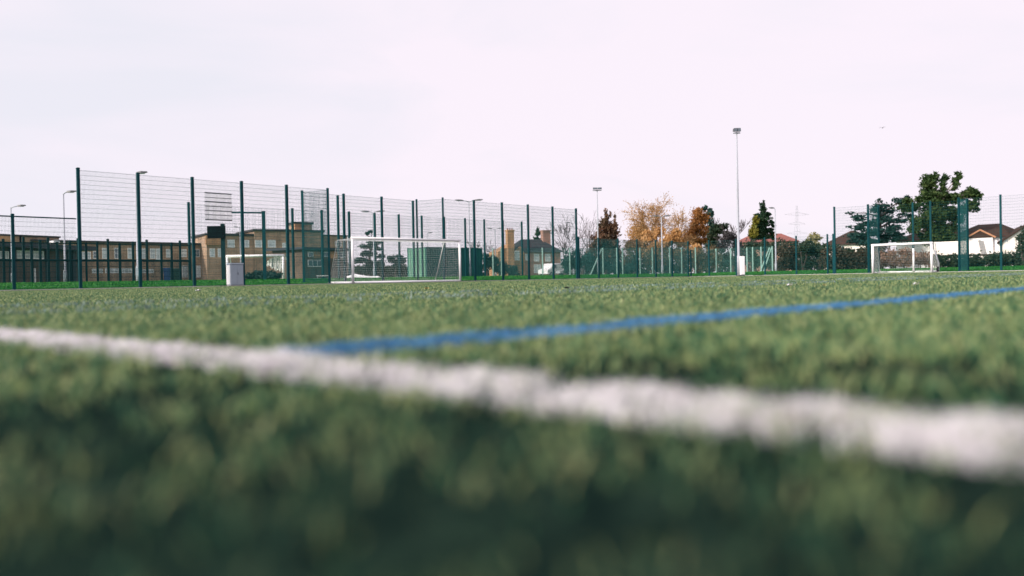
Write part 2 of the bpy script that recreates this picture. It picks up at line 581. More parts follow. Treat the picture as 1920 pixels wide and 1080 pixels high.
def turf():
    xs, ys = [], []
    x, y = scatter(0.8, 0.02, 1.1, 42000, 0.0)
    k = nrg.random(len(x)) < np.interp(np.hypot(x, y), [0.1, 0.25, 0.45, 0.8], [0.40, 0.46, 0.65, 1.0])  # pile thinned close to the lens to darken the foreground like a vignette
    x, y = x[k], y[k]; xs.append(x); ys.append(y)
    x, y = scatter(0.75, 1.1, 75, 48000, 1.6); xs.append(x); ys.append(y)
    x = np.concatenate(xs); y = np.concatenate(ys)
    # nothing within a hand of the lens
    keep = (x * x + y * y) > 0.06 ** 2
    a = x * AX.x + y * AX.y
    b = x * BX.x + y * BX.y
    keep &= (a < FA) & (b < FB)
    x, y = x[keep], y[keep]
    clump = vnoise(x, y, 30) * 0.45 + vnoise(x + 31, y + 7, 75) * 0.25 + vnoise(x + 3, y + 57, 11) * 0.3
    # thin some out so that darker gaps show between tufts
    farf = np.clip((y - 0.5) / 1.6, 0, 1)
    keep = nrg.random(len(x)) < np.clip((clump - 0.34) * 3.4, 0.03, 1) * (1 - farf) + 0.62 * farf
    x, y, clump = x[keep], y[keep], clump[keep]
    hgt = (0.0065 + 0.0055 * clump) * (0.7 + 0.6 * nrg.random(len(x)))
    hgt += 0.002 * np.clip(y - 2, 0, 5) * nrg.random(len(x)) * 0.4
    wid = 0.0010 * (1 + 0.38 * y) * (0.7 + 0.6 * nrg.random(len(x)))
    # painted lines get extra fibres of their own
    for na, q, tr, nn_ in ((LA, WHITE, (-3.0, 3.0), 60000), (LB, BLUE, (WHITE[1], 60), 60000)):
        u = nrg.random(nn_)
        if na is LA:
            t = 6 * (u - 0.5) * np.abs(2 * (u - 0.5)) ** 0.7
            ax_ = (LA[1], -LA[0])
        else:
            t = tr[0] + (tr[1] - tr[0]) * u ** 2.2
            ax_ = LA
        dd = q[0] + (q[1] - q[0]) * nrg.random(nn_)
        xx = na[0] * dd + ax_[0] * t
        yy = na[1] * dd + ax_[1] * t
        k = (yy > 0.05) & (np.abs(xx) < 0.85 * yy + 0.3)
        xx, yy = xx[k], yy[k]
        cl_ = vnoise(xx, yy, 30) * 0.6 + vnoise(xx, yy, 75) * 0.4
        k = nrg.random(len(xx)) < np.clip((cl_ - 0.3) * 2.6, 0.12, 1)
        xx, yy, cl_ = xx[k], yy[k], cl_[k]
        x = np.concatenate([x, xx]); y = np.concatenate([y, yy])
        hgt = np.concatenate([hgt, (0.004 + 0.010 * cl_) * (0.7 + 0.6 * nrg.random(len(xx)))])
        wid = np.concatenate([wid, 0.0013 * (1 + 0.3 * yy)])
    nearf = np.interp(np.hypot(x, y), [0.15, 0.7], [0.62, 1.0])
    V = blades(x, y, hgt * nearf, wid * nearf, Z0)
    jit = (nrg.random(len(x)) - 0.5) * 0.016 + (vnoise(x, y, 40) - 0.5) * 0.012
    da = x * LA[0] + y * LA[1] + jit
    db = x * LB[0] + y * LB[1] + jit
    wh = (da > WHITE[0]) & (da < WHITE[1]) & (nrg.random(len(x)) < 0.72 + 0.6 * (vnoise(x, y, 45) - 0.25))
    bl = (db > BLUE[0]) & (db < BLUE[1]) & (da > WHITE[1]) & ~wh
    wn = [(db > q[0]) & (db < q[1]) & (nrg.random(len(x)) < 0.0) & ~wh & ~bl for q in WORN]
    gr = ~(wh | bl | wn[0] | wn[1])
    o = blade_mesh('turf_grass', V[gr], blade)
    tag(o, 'short olive green artificial grass pile covering the sports pitch', 'grass', kind='stuff')
    o = blade_mesh('white_line', V[wh], white_blade)
    tag(o, kind='structure')
    t0 = -WHITE[1]
    ex = MB()
    # the blue line starts at the white one and runs away to the right
    for i in range(41):
        t = WHITE[1] + (60 - WHITE[1]) * (i / 40) ** 2
        for d in BLUE:
            ex.v.append((LB[0] * d + LA[0] * t, LB[1] * d + LA[1] * t, Z0 + 0.004))
    for i in range(40):
        ex.f.append((2 * i, 2 * i + 2, 2 * i + 3, 2 * i + 1))
    o = blade_mesh('blue_line', V[bl], blue_blade, ex)
    tag(o, kind='structure')
    for q in WORN:
        n = 8000
        t = 62 * nrg.random(n) ** 1.7 - 2.5
        dd = q[0] + (q[1] - q[0]) * nrg.random(n)
        xx = LB[0] * dd + LA[0] * t
        yy = LB[1] * dd + LA[1] * t
        k = (yy > 0.3) & (np.abs(xx) < 0.8 * yy) & (vnoise(xx, yy, 3.0) + 0.5 * vnoise(xx, yy, 17) > 0.55)
        xx, yy = xx[k], yy[k]
        o = blade_mesh('worn_line', blades(xx, yy, 0.013 + 0.012 * nrg.random(len(xx)), 0.002 * (1 + 0.3 * yy), Z0), worn_blade)
        tag(o, kind='structure')


turf()


def verge_grass():
    # tufts on the bank behind both fences
    n = 60000
    t = nrg.random(n) * 60 - 6
    d = 0.1 + nrg.random(n) ** 1.6 * 11
    P0v = np.array((-18.15, 34.8))
    x1 = -18.15 + AX.x * t + BX.x * d
    y1 = 34.8 + AX.y * t + BX.y * d
    n2 = 40000
    s = nrg.random(n2) * 34 - 2
    d2 = 0.1 + nrg.random(n2) ** 1.6 * 14
    x2 = 15.2 - BX.x * s + AX.x * d2
    y2 = 71.2 - BX.y * s + AX.y * d2
    x = np.concatenate([x1, x2]); y = np.concatenate([y1, y2])
    z = np.array([H(a, b) for a, b in zip(x, y)]) - 0.02
    V = blades(x, y, 0.05 + 0.06 * nrg.random(len(x)), 0.03 + 0.03 * nrg.random(len(x)), z)
    o = blade_mesh('verge_grass', V, M['verge'])
    tag(o, 'bright green lawn grass on the bank behind the fences', 'grass', kind='stuff')


verge_grass()


def edging():
    mb = MB()
    for p, q, n in ((AX * (FA - 140) + BX * (FB - 0.14), AX * (FA - 0.05) + BX * (FB - 0.14), BX), (BX * (FB - 0.05) + AX * (FA - 0.14), BX * (FB - 80) + AX * (FA - 0.14), AX)):
        u = Vector((0, 0, 1))
        mb.loft([[c + u * -0.05, c + n * 0.07 + u * -0.05, c + n * 0.07 + u * 0.028, c + u * 0.028] for c in (p, q)])
    tag(mb.build('pitch_edging', M['concrete']), kind='structure')


edging()

# ------------------------------------------------------------------ mesh fences
def panel(mb, p, q, z0, h, zq=None, hstep=0.2, vstep=0.05, vw=0.0045, hw=0.0075, twin=True, dense=0.0):
    """welded mesh: vertical wires and twin horizontals between two posts"""
    zq = z0 if zq is None else zq
    p, q = Vector((p.x, p.y, 0)), Vector((q.x, q.y, 0))
    d = q - p
    Lh = d.length
    d.normalize()
    n = Vector((-d.y, d.x, 0))
    def wire_h(off, z, w):
        for_side = p + n * off, q + n * off
        r = w / 2
        a, b = for_side
        ring = lambda c, zz: [c + n * r + Vector((0, 0, zz + r)), c - n * r + Vector((0, 0, zz + r)),
                              c - n * r + Vector((0, 0, zz - r)), c + n * r + Vector((0, 0, zz - r))]
        mb.loft([ring(a, z0 + z), ring(b, zq + z)], False)
    k = int(round(h / hstep))
    for i in range(k + 1):
        z = 0.05 + i * (h - 0.08) / k
        wire_h(0.008, z, hw)
        if twin:
            wire_h(-0.008, z, hw)
        if dense and z < dense:
            wire_h(0.008, z + hstep / 2, hw)
            if twin:
                wire_h(-0.008, z + hstep / 2, hw)
    m = max(2, int(round(Lh / vstep)))
    for i in range(1, m):
        c = p + d * (Lh * i / m)
        zb = z0 + (zq - z0) * i / m
        r = vw / 2
        n0 = len(mb.v)
        for zz in (zb + 0.04, zb + h):
            mb.v += [tuple(c + d * r + n * r + Vector((0, 0, zz))), tuple(c - d * r + n * r + Vector((0, 0, zz))),
                     tuple(c - d * r - n * r + Vector((0, 0, zz))), tuple(c + d * r - n * r + Vector((0, 0, zz)))]
        for a in range(4):
            b = (a + 1) % 4
            mb.f.append((n0 + a, n0 + b, n0 + 4 + b, n0 + 4 + a))


def post(mb, p, z, h, wd=0.1, rz=0.0):
    c, s = math.cos(rz), math.sin(rz)
    def rr(hw, zz):
        return [(p.x + c * x - s * y, p.y + s * x + c * y, zz) for x, y in ((-hw, -hw), (hw, -hw), (hw, hw), (-hw, hw))]
    r = wd / 2
    mb.loft([rr(r, z - 0.05), rr(r, z + h), rr(r * 1.15, z + h + 0.002), rr(r * 1.15, z + h + 0.03), rr(r * 0.5, z + h + 0.05)])


def mesh_fence(label, pts, h, pw=0.1, wiremat=None, postmat=None, group='green mesh fences round the pitch', skip=(), top_rail=False, last_post=True, override=None, **kw):
    """pts: list of ground points of the posts"""
    b0 = pts[0]
    root = thing('mesh_fence', label, 'fence', (b0.x, b0.y, 0), 0, group)
    org = Vector((b0.x, b0.y, 0))
    loc = [Vector((p.x, p.y, 0)) - org for p in pts]
    zs = [H(p.x, p.y) for p in pts]
    hs = h if hasattr(h, '__len__') else [h] * len(pts)
    for i, p in enumerate(loc):
        m = MB()
        dd = (loc[min(i + 1, len(loc) - 1)] - loc[max(i - 1, 0)])
        post(m, p, zs[i], hs[i] + 0.06, pw, math.atan2(dd.y, dd.x))
        if last_post or i < len(loc) - 1:
            m.build('post', postmat or M['green_metal'], root)
        if i and i - 1 not in skip:
            m = MB()
            panel(m, loc[i - 1], p, zs[i - 1] + 0.02, min(hs[i], hs[i - 1]), zs[i] + 0.02, **{**kw, **((override or {}).get(i - 1, {}))})
            m.build('mesh_panel', wiremat or M['wire'], root)
            if top_rail:
                m = MB()
                zt = min(hs[i], hs[i - 1])
                m.tube([loc[i - 1] + Vector((0, 0, zs[i - 1] + zt)), p + Vector((0, 0, zs[i] + zt))], 0.03, 6)
                m.build('top_rail', postmat or M['green_metal'], root)
    return root


P0 = Vector((-18.15, 34.8, 0))
def fl(t, d=0.0):
    return P0 + AX * t + BX * d
CN = P0 + AX * 49.4
def fr(s, d=0.0):
    return CN - BX * s + AX * d

mesh_fence('lower green mesh fence with top rail at far left, before the dark fascia building',
           [fl(-7.5), fl(-5), fl(-2.5), fl(0.0) - AX * 0.12], 2.95, top_rail=True, dense=1.2, last_post=False)
mesh_fence('tall green mesh fence bending back behind the large goal',
           [fl(0), fl(2.5), fl(5), fl(7.5), fl(10), fl(12.5), fl(12.5, 2.4), fl(15.27, 2.4), fl(18.03, 2.4), fl(20.8, 2.4),
            fl(20.8), fl(23.46), fl(26.04), fl(28.6), fl(31.2), fl(33.86)], 5.0, pw=0.115, dense=1.2)
mesh_fence('low green mesh fence right of the tall run, before the golden trees',
           [fl(34.1), fl(36.5), fl(39.0), fl(41.6), fl(44.3), fl(46.8), fl(49.4)], 2.95, pw=0.1, dense=1.2, vw=0.007)
mesh_fence('low green mesh fence beside the tall floodlight mast',
           [fr(0.25), fr(2.0), fr(4.5), fr(7.0), fr(9.6), fr(12.06), fr(12.5)], [2.2, 2.95, 2.95, 2.95, 2.95, 2.95, 2.95], pw=0.1, dense=1.2, vstep=0.1)
mesh_fence('tall green mesh fence bending back behind the small goal',
           [fr(12.62), fr(15.1), fr(15.1, 2.2), fr(17.55, 2.2), fr(18.75, 2.2), fr(21.17, 2.2), fr(21.17), fr(23.7), fr(26.2)], 5.0, pw=0.115,
           dense=1.2, vstep=0.1, vw=0.0045, hw=0.006, override={5: dict(vstep=0.06, vw=0.009, hw=0.010), 1: dict(vstep=0.06, vw=0.007)})


# second line of fence across the courts
def on_b(px, b):
    d = ray(px, hor(px))
    k = b / (d.x * BX.x + d.y * BX.y)
    p = CAM + d * k
    return Vector((p.x, p.y, 0))


mesh_fence('tall green mesh fence across the courts, second line behind the large goal',
           [on_b(px, 50.5) for px in (357, 551, 606, 657, 705, 750, 793, 835, 874, 910, 945, 980)], 4.95, pw=0.13,
           vstep=0.12, vw=0.006, hstep=0.2, twin=True, dense=0)
# the darker court enclosure at the left
pxs = [-20, 8, 46, 61, 77, 92, 109, 133, 148, 163, 184, 204, 226, 251, 277, 304, 323, 339, 357]
root = thing('court_barrier', 'dark steel court barrier with rails and dense lower bars, before the brick school', 'fence', on_b(148, 50.2))
org = root.location.copy()
pts = [on_b(px, 50.2) - Vector((org.x, org.y, 0)) for px in pxs]
zb = 0.3
for i, p in enumerate(pts):
    m = MB()
    post(m, p, zb, 2.3 + 0.12 * ((i * 7) % 3), 0.11, math.atan2(AX.y, AX.x))
    m.build('post', M['dark_metal'], root)
for z in (1.32, 2.28):
    m = MB()
    m.tube([pts[0] + Vector((0, 0, zb + z)), pts[-1] + Vector((0, 0, zb + z))], 0.07 if z < 2 else 0.04, 6)
    m.build('rail', M['dark_metal'], root)
m = MB()
panel(m, pts[0], pts[-1], zb, 1.3, hstep=0.3, vstep=0.06, vw=0.019, hw=0.02, twin=False)
m.build('bar_infill', M['dark_metal'], root)
m = MB()
panel(m, pts[0], pts[-1], zb + 1.3, 1.0, hstep=0.2, vstep=0.1, vw=0.008, hw=0.01, twin=False)
m.build('upper_mesh', M['dark_metal'], root)
tag(root, kind=None)

# two lone tall posts that stand beside the posts of the recess
for px, z, py, lab in ((636.5, 52.0, 367.5, 'tall green post just left of the recess post above the goal left end'),
                       (777, 56.0, 377.5, 'tall green post close beside the recess post above the goal middle')):
    p = G(px, z)
    mb = MB()
    post(mb, Vector((0, 0, 0)), 0, top_height(px - 2.5, py, z), 0.12, 0.75)
    o = mb.build('fence_post', M['green_metal'])
    o.location = p
    tag(o, lab, 'post', 'lone tall posts behind the large goal')

# pale tennis court chain link further back
def chain_fence(label, a, b, h, posts, braces=()):
    """a, b ground points; posts fractions along"""
    root = thing('chain_link_fence', label, 'fence', a, 0, 'pale green chain link round the tennis courts')
    d = Vector((b.x - a.x, b.y - a.y, 0))
    ln = d.length
    d.normalize()
    dz = (b.z - a.z)
    for t in posts:
        m = MB()
        q = d * (ln * t)
        m.tube([q + Vector((0, 0, dz * t - 0.1)), q + Vector((0, 0, dz * t + h + 0.05))], 0.075, 8)
        m.build('post', M['pale_green'], root)
    for t0, t1 in braces:
        m = MB()
        m.tube([d * (ln * t0) + Vector((0, 0, dz * t0)), d * (ln * t1) + Vector((0, 0, dz * t1 + h * 0.97))], 0.07, 6)
        m.build('brace', M['pale_green'], root)
    m = MB()
    st = 0.11
    n = int(ln / st)
    hz = h
    w_ = 0.008
    nn = Vector((-d.y, d.x, 0))
    for sgn in (1, -1):
        for i in range(-int(hz / st) - 1, n + int(hz / st) + 1):
            # line x = i*st + sgn*z clipped to the panel
            za, zb_ = 0.0, hz
            xa, xb = i * st + sgn * za * 0.9, i * st + sgn * zb_ * 0.9
            def clip(x0, z0, x1, z1):
                pts = []
                for (xx, zz, x2, z2) in ((x0, z0, x1, z1), (x1, z1, x0, z0)):
                    if xx < 0:
                        t = (0 - xx) / (x2 - xx) if x2 != xx else 2
                        xx, zz = 0, zz + (z2 - zz) * t
                    elif xx > ln:
                        t = (ln - xx) / (x2 - xx) if x2 != xx else 2
                        xx, zz = ln, zz + (z2 - zz) * t
                    pts.append((xx, zz))
                return pts
            if max(xa, xb) <= 0 or min(xa, xb) >= ln:
                continue
            (x0, z0), (x1, z1) = clip(xa, za, xb, zb_)
            if abs(x1 - x0) < 0.05:
                continue
            A_ = d * x0 + Vector((0, 0, z0 + dz * x0 / ln))
            B_ = d * x1 + Vector((0, 0, z1 + dz * x1 / ln))
            m.tube([A_ + nn * 0.004 * sgn, B_ + nn * 0.004 * sgn], w_, 3, False)
    for z in (0.03, h * 0.5, h):
        m.tube([Vector((0, 0, z)), d * ln + Vector((0, 0, dz + z))], 0.012, 4, False)
    m.build('chain_mesh', M['chain'], root)
    return root


chain_fence('long run of pale green chain link before the golden trees', G(925, 82), G(1330, 92), 2.85,
            [0.0, 0.035, 0.21, 0.33, 0.46, 0.48, 0.545, 0.572, 0.655, 0.715, 0.80, 0.86, 0.93, 1.0], [(0.42, 0.475)])
chain_fence('pale green chain link between golden trees and dark hedge, with corner braces', G(1332, 93), G(1450, 88), 2.7,
            [0.1, 0.34, 0.60, 0.69, 0.82, 0.99], [(0.85, 0.98), (0.80, 0.95)])

# ------------------------------------------------------------------ goals
def goal(label, p0, p1, h, depth, r=0.06, back=None, kind=0):
    d = Vector((p1.x - p0.x, p1.y - p0.y, 0))
    wd = d.length
    rz = math.atan2(d.y, d.x)
    root = thing('football_goal', label, 'goal', (p0.x, p0.y, 0), rz, 'white football goals at the fences')
    wm = M['white']
    z0 = -0.015
    for x in (0, wd):
        m = MB()
        m.tube([(x, 0, z0), (x, 0, h - r)], r, 10)
        m.build('goalpost', wm, root, True)
    m = MB()
    m.tube([(-r, 0, h - r), (wd + r, 0, h - r)], r * 1.02, 10)
    m.build('crossbar', wm, root, True)
    top_d = depth * 0.62
    for x in (0, wd):
        m = MB()
        m.tube([(x, r, 0.05), (x, depth, 0.05)], 0.05, 8)
        m.build('side_bar', wm, root, True)
        m = MB()
        m.tube([(x, r, h - r * 1.5), (x, top_d, h - 0.12), (x, depth, 0.1)], 0.028 if kind or x else 0.014, 8)
        m.build('net_stay', wm if kind else M['net'], root, True)
    m = MB()
    m.tube([(-0.05, depth, 0.06), (wd + 0.05, depth, 0.06)], 0.06, 8)
    m.build('base_bar', wm, root, True)
    if kind == 0:
        m = MB()
        m.tube([(r, 0, 0.045), (wd - r, 0, 0.045)], 0.05, 8)
        m.build('ground_bar', wm, root, True)
    # net
    m = MB()
    st = 0.13
    nr = 0.0030
    prof = [(0.02, h - r * 2), (top_d, h - 0.13), (depth, 0.08)]
    nx = int(wd / st)
    for i in range(nx + 1):
        x = wd * i / nx
        m.tube([(x, a, b) for a, b in prof], nr, 3, False)
    segs = []
    for (a, b), (c2, d2) in zip(prof, prof[1:]):
        k = max(1, int(math.hypot(c2 - a, d2 - b) / st))
        segs += [(a + (c2 - a) * i / k, b + (d2 - b) * i / k) for i in range(k)]
    for a, b in segs:
        m.tube([(0, a, b), (wd, a, b)], nr, 3, False)
    for x in (0.0, wd):
        k = int(depth / st)
        for i in range(1, k):
            y = depth * i / k
            zt = h - 0.13 if y < top_d else 0.08 + (h - 0.2) * (depth - y) / (depth - top_d)
            m.tube([(x, y, 0.08), (x, y, zt)], nr, 3, False)
        for i in range(1, int(h / st)):
            z = st * i
            ye = top_d + (depth - top_d) * (1 - z / h)
            m.tube([(x, 0, z), (x, ye, z)], nr, 3, False)
    m.build('net', M['net'], root)
    return root, wd


z_l, z_r = 43.0, 48.1
goal('large white football goal with a wide net, left of the green container', G(662, z_l), G(863, z_r), 2.44, 2.3, r=0.065)
gl_, gw = goal('small white wheeled football goal below the dark evergreen trees', fr(15.6, -0.6), fr(19.57, -0.6), 2.13, 1.5, r=0.085, kind=1)
# rear stanchion and transport wheels on the small goal
m = MB()
m.tube([(2.35, 1.45, 0.05), (2.35, 1.45, 1.75)], 0.07, 8)
m.build('rear_stanchion', M['white'], gl_, True)
for yy in (0.75,):
    m = MB()
    ring = []
    for k in range(14):
        a = 2 * math.pi * k / 14
        ring.append((gw + 0.14, yy + 0.2 * math.cos(a), 0.2 + 0.2 * math.sin(a)))
    m.loft([ring, [(x + 0.09, y, z) for x, y, z in ring]])
    wh = m.build('wheel', M['rubber'], gl_)
    m = MB()
    ring = [(gw + 0.235, yy + 0.09 * math.cos(2 * math.pi * k / 10), 0.2 + 0.09 * math.sin(2 * math.pi * k / 10)) for k in range(10)]
    m.loft([[(x - 0.02, y, z) for x, y, z in ring], ring])
    m.build('hub', M['galv'], wh)
m = MB()
m.tube([(gw + 0.12, 0.25, 1.55), (gw + 0.2, 0.9, 0.62), (gw + 0.2, 1.0, 0.1)], 0.05, 6)
m.build('side_frame', M['white'], gl_, True)

# ------------------------------------------------------------------ lamps and masts
def lamp(label, px, z, py_top, heads=1, hd=1.0, arm=0.5, group='grey street lamps beyond the fences', pr=0.065, turn=0.0, py_base=None, pale=True):
    p = G(px, z)
    h = top_height(px - (hor(px) - py_top) * 0.019, py_top, z)
    root = thing('street_lamp', label, 'street lamp', p, turn, group)
    m = MB()
    m.tube([(0, 0, -0.1), (0, 0, 0.9), (0, 0, 0.92), (0, 0, h)], [pr * 1.5, pr * 1.5, pr, pr * 0.65], 10)
    m.build('pole', M['galv'], root, True)
    m = MB()
    m.bbox(-0.09, 0.09, -pr * 1.5 - 0.008, -pr * 1.5 + 0.03, 0.35, 0.8, 0.012)
    m.build('service_door', M['cab_grey'], root)
    for k in range(heads):
        s = 1 if k == 0 else -1
        m = MB()
        m.tube([(0, 0, h - 0.05), (s * arm * 0.5, 0, h + 0.06), (s * arm, 0, h + 0.1)], 0.035, 6)
        m.build('arm', M['galv'], root, True)
        m = MB()
        x0, x1 = s * arm, s * (arm + 0.55 * hd)
        m.loft([[(x0, -0.10, h + 0.06), (x0, 0.10, h + 0.06), (x0, 0.07, h + 0.16), (x0, -0.07, h + 0.16)],
                [((x0 + x1) / 2, -0.17, h + 0.09), ((x0 + x1) / 2, 0.17, h + 0.09), ((x0 + x1) / 2, 0.12, h + 0.2), ((x0 + x1) / 2, -0.12, h + 0.2)],
                [(x1, -0.10, h + 0.13), (x1, 0.10, h + 0.13), (x1, 0.06, h + 0.19), (x1, -0.06, h + 0.19)]])
        hdm = m.build('lamp_head', M['lamp'], root)
        m = MB()
        m.box(min(x0, x1) + 0.12, max(x0, x1) - 0.12, -0.09, 0.09, h + 0.055, h + 0.075)
        m.build('lens', M['pale_glass'], hdm)
    return root


lamp('slim grey lamp beside the fence post at far left edge', 24, 62, 389, turn=0.1)
lamp('grey lamp standing clear against the sky, left of the first tall fence post', 123, 54, 363, arm=0.25, turn=0.05)
lamp('grey lamp close behind the second tall fence post', 260, 46, 328, arm=0.05, turn=0.0, pr=0.08)
lamp('grey lamp with low head beyond the black board', 452, 118, 427, arm=0.3, turn=math.pi)
lamp('double headed lamp above the layered conifer behind the large goal', 702, 75, 399, heads=2, arm=0.35, hd=1.3)
lamp('double headed lamp rising behind the green container', 882, 72, 378, heads=2, arm=0.5, hd=1.3)
lamp('small twin lamp left of the orange brick chimney', 930, 112, 430, heads=2, arm=0.4, hd=1.2)
lamp('small far lamp above the green container roof', 803, 120, 438, heads=1, arm=0.2)
lamp('small lamp head among bare twigs left of the brown conifer', 1076, 118, 419, heads=1, arm=0.4, turn=math.pi)
lamp('pale lamp with twin heads before the golden tree', 1242, 85, 407, heads=2, arm=0.25, hd=1.3, pr=0.075)
lamp('white lamp beside the green spruce, head turned left', 1455, 88, 392, heads=1, arm=0.1, turn=math.pi, pr=0.075)


def floodlight(label, px, z, py_top, pr, heads, hw, hh, cab):
    p = G(px, z)
    h = top_height(px - (hor(px) - py_top) * 0.019, py_top, z)
    root = thing('floodlight_mast', label, 'floodlight', p, 0, 'floodlight masts round the pitch')
    m = MB()
    m.tube([(0, 0, -0.05), (0, 0, 1.6), (0, 0, 1.62), (0, 0, h * 0.55), (0, 0, h - 0.35)], [pr * 1.35, pr * 1.3, pr, pr * 0.8, pr * 0.5], 14)
    m.build('pole', M['galv'], root, True)
    m = MB()
    m.tube([(0, 0, -0.05), (0, 0, 0.04)], pr * 2.2, 14)
    m.build('base_flange', M['lamp'], root)
    m = MB()
    m.tube([(-hw * 0.5, 0, h - 0.36), (hw * 0.5, 0, h - 0.36)], 0.05, 6)
    m.tube([(0, 0, h - 0.45), (0, 0, h - 0.3)], pr * 0.7, 8)
    m.build('cross_arm', M['galv'], root)
    for k in range(heads):
        x = (-0.5 + (k + 0.5) / heads) * hw
        w2 = hw / heads * 0.47
        m = MB()
        m.loft([[(x - w2, -0.28, h - 0.28), (x + w2, -0.28, h - 0.28), (x + w2, -0.24, h - 0.28 + hh), (x - w2, -0.24, h - 0.28 + hh)],
                [(x - w2 * 0.8, 0.22, h - 0.22), (x + w2 * 0.8, 0.22, h - 0.22), (x + w2 * 0.8, 0.22, h - 0.32 + hh), (x - w2 * 0.8, 0.22, h - 0.32 + hh)]])
        hd = m.build('floodlight_head', M['lamp'], root)
        m = MB()
        m.box(x - w2 * 0.85, x + w2 * 0.85, -0.295, -0.27, h - 0.25, h - 0.31 + hh)
        m.build('lens', M['glass'], hd)
    return root


floodlight('very tall pale floodlight mast with dark box head above the fence corner', 1385.5, 66, 241, 0.095, 2, 0.56, 0.28, True)
floodlight('thin pale floodlight mast before the brown conifer', 1122.5, 92, 351, 0.09, 2, 1.0, 0.22, False)

# tall narrow cabinet beside the mast
p = G(1388.5, 65.6)
root = thing('control_cabinet', 'slim white control cabinet at the foot of the tall floodlight mast', 'cabinet', p, 0.05)
m = MB(); m.bbox(-0.02, 0.32, -0.15, 0.15, 0.1, 1.55, 0.02); m.build('housing', M['white'], root)
m = MB(); m.box(0.02, 0.28, -0.165, -0.148, 0.16, 1.45); m.build('door', M['white'], root)
m = MB(); m.box(0.0, 0.30, -0.13, 0.13, -0.05, 0.1); m.build('plinth', M['lamp'], root)

# ------------------------------------------------------------------ cabinet in front of the fence
p = G(432.5, 38.6)
root = thing('utility_cabinet', 'grey steel utility cabinet standing on the turf by the tall fence', 'cabinet', (p.x, p.y, -0.02), 0.80)
s = 38.6 / F
cw, ch, cdp = 0.66, 44 * s, 0.40
m = MB(); m.bbox(0, cw, 0, cdp, 0.06, ch - 0.05, 0.015); m.build('housing', M['cab_grey'], root)
m = MB(); m.box(0.02, cw - 0.02, 0.02, cdp - 0.02, 0, 0.06); m.build('plinth', M['concrete'], root)
m = MB(); m.box(-0.02, cw + 0.02, -0.03, cdp + 0.02, ch - 0.05, ch, 0.015); m.build('lid', M['cab_grey'], root)
for x0, x1 in ((0.03, cw * 0.49), (cw * 0.51, cw - 0.03)):
    m = MB(); m.bbox(x0, x1, -0.014, 0.005, 0.1, ch - 0.09, 0.006); d = m.build('door', M['cab_grey'], root)
m = MB(); m.tube([(cw * 0.56, -0.03, ch * 0.5), (cw * 0.56, -0.03, ch * 0.6)], 0.012, 6); m.build('handle', M['lamp'], d)
m = MB(); m.box(-0.012, 0.006, 0.03, cdp - 0.03, 0.1, ch - 0.09); m.build('sunlit_end', M['white'], root)  # white panel stands in for sunlight on the cabinet's left end

# ------------------------------------------------------------------ board, panel and gantry in the left court
z = 50.0
p = G(420, z)
sc_ = z / F
root = thing('board_on_post', 'black board fixed to a thick dark post beyond the utility cabinet', 'backboard', p, 0.15)
hb = top_height(410, 424, z); lb = top_height(410, 447.5, z)
m = MB(); post(m, Vector((0, 0, 0)), 0, top_height(418, 421, z), 0.22); m.build('post', M['dark_metal'], root)
m = MB(); m.bbox(-27 * sc_, 6 * sc_, -0.22, -0.14, lb, hb, 0.02); bo = m.build('board', M['black'], root)
m = MB(); m.box(-20 * sc_, 0, -0.14, -0.05, lb + 0.2, lb + 0.3); m.build('bracket', M['dark_metal'], root)

# slatted pale square high on the fence
pa, pb = fl(5.63, 0.07), fl(7.0, 0.07)
zt, zl = W(384, 361, pa.y).z, W(384, 411.5, pa.y).z
root = thing('slatted_panel', 'pale square panel with dark horizontal bars high on the tall fence', 'panel', (pa.x, pa.y, 0), math.atan2(AX.y, AX.x))
m = MB()
for i, k in enumerate((0.0, 0.17, 0.33, 0.5, 0.66, 0.82, 1.0)):
    r = 0.026 if k in (0.0, 0.33, 1.0) else 0.014
    m.box(0, 1.37, -0.012, 0.012, zt - (zt - zl) * k - r, zt - (zt - zl) * k + r)
m.build('cross_bars', M['lamp'], root)
m = MB()
for i in range(24):
    x = 0.02 + 1.33 * i / 23
    m.box(x - 0.010, x + 0.010, 0.016, 0.022, zl, zt)
m.build('pale_slats', M['white'], root)

z = 50
p = G(497, z)
root = thing('gantry_post', 'thick green post with a long arm reaching left, above the goal with bunched net', 'gantry', p, 0.2)
hh_ = top_height(494, 397, z)
m = MB(); post(m, Vector((0, 0, 0)), 0, hh_, 0.2); m.build('post', M['green_metal'], root)
m = MB(); m.tube([(-0.1, 0, hh_ - 0.06), (-58 * z / F, 0.3, hh_ - 0.02)], 0.055, 6); m.build('arm', M['green_metal'], root)

# ------------------------------------------------------------------ shipping container
z0c = 70.0
pa, pb, pc = G(763, z0c + 1.0), G(800, z0c - 0.9), G(905, z0c + 4.0)
d = Vector((pc.x - pb.x, pc.y - pb.y, 0))
Lc = d.length
rz = math.atan2(d.y, d.x)
root = thing('shipping_container', 'green corrugated shipping container behind the large goal', 'container', (pb.x, pb.y, pb.z), rz)
hc = 2.62
dp = 2.4
m = MB()
nrib = int(Lc / 0.28)
prof = []
for i in range(nrib):
    x = 0.1 + (Lc - 0.2) * i / nrib
    s_ = (Lc - 0.2) / nrib
    prof += [(x, 0.0), (x + s_ * 0.3, 0.0), (x + s_ * 0.5, 0.045), (x + s_ * 0.8, 0.045)]
prof.append((Lc - 0.1, 0.0))
for (xa, ya), (xb, yb) in zip(prof, prof[1:]):
    m.quad((xa, ya + 0.02, 0.12), (xb, yb + 0.02, 0.12), (xb, yb + 0.02, hc - 0.1), (xa, ya + 0.02, hc - 0.1))
m.quad((0.05, dp, 0.12), (Lc, dp, 0.12), (Lc, dp, hc - 0.1), (0.05, dp, hc - 0.1))
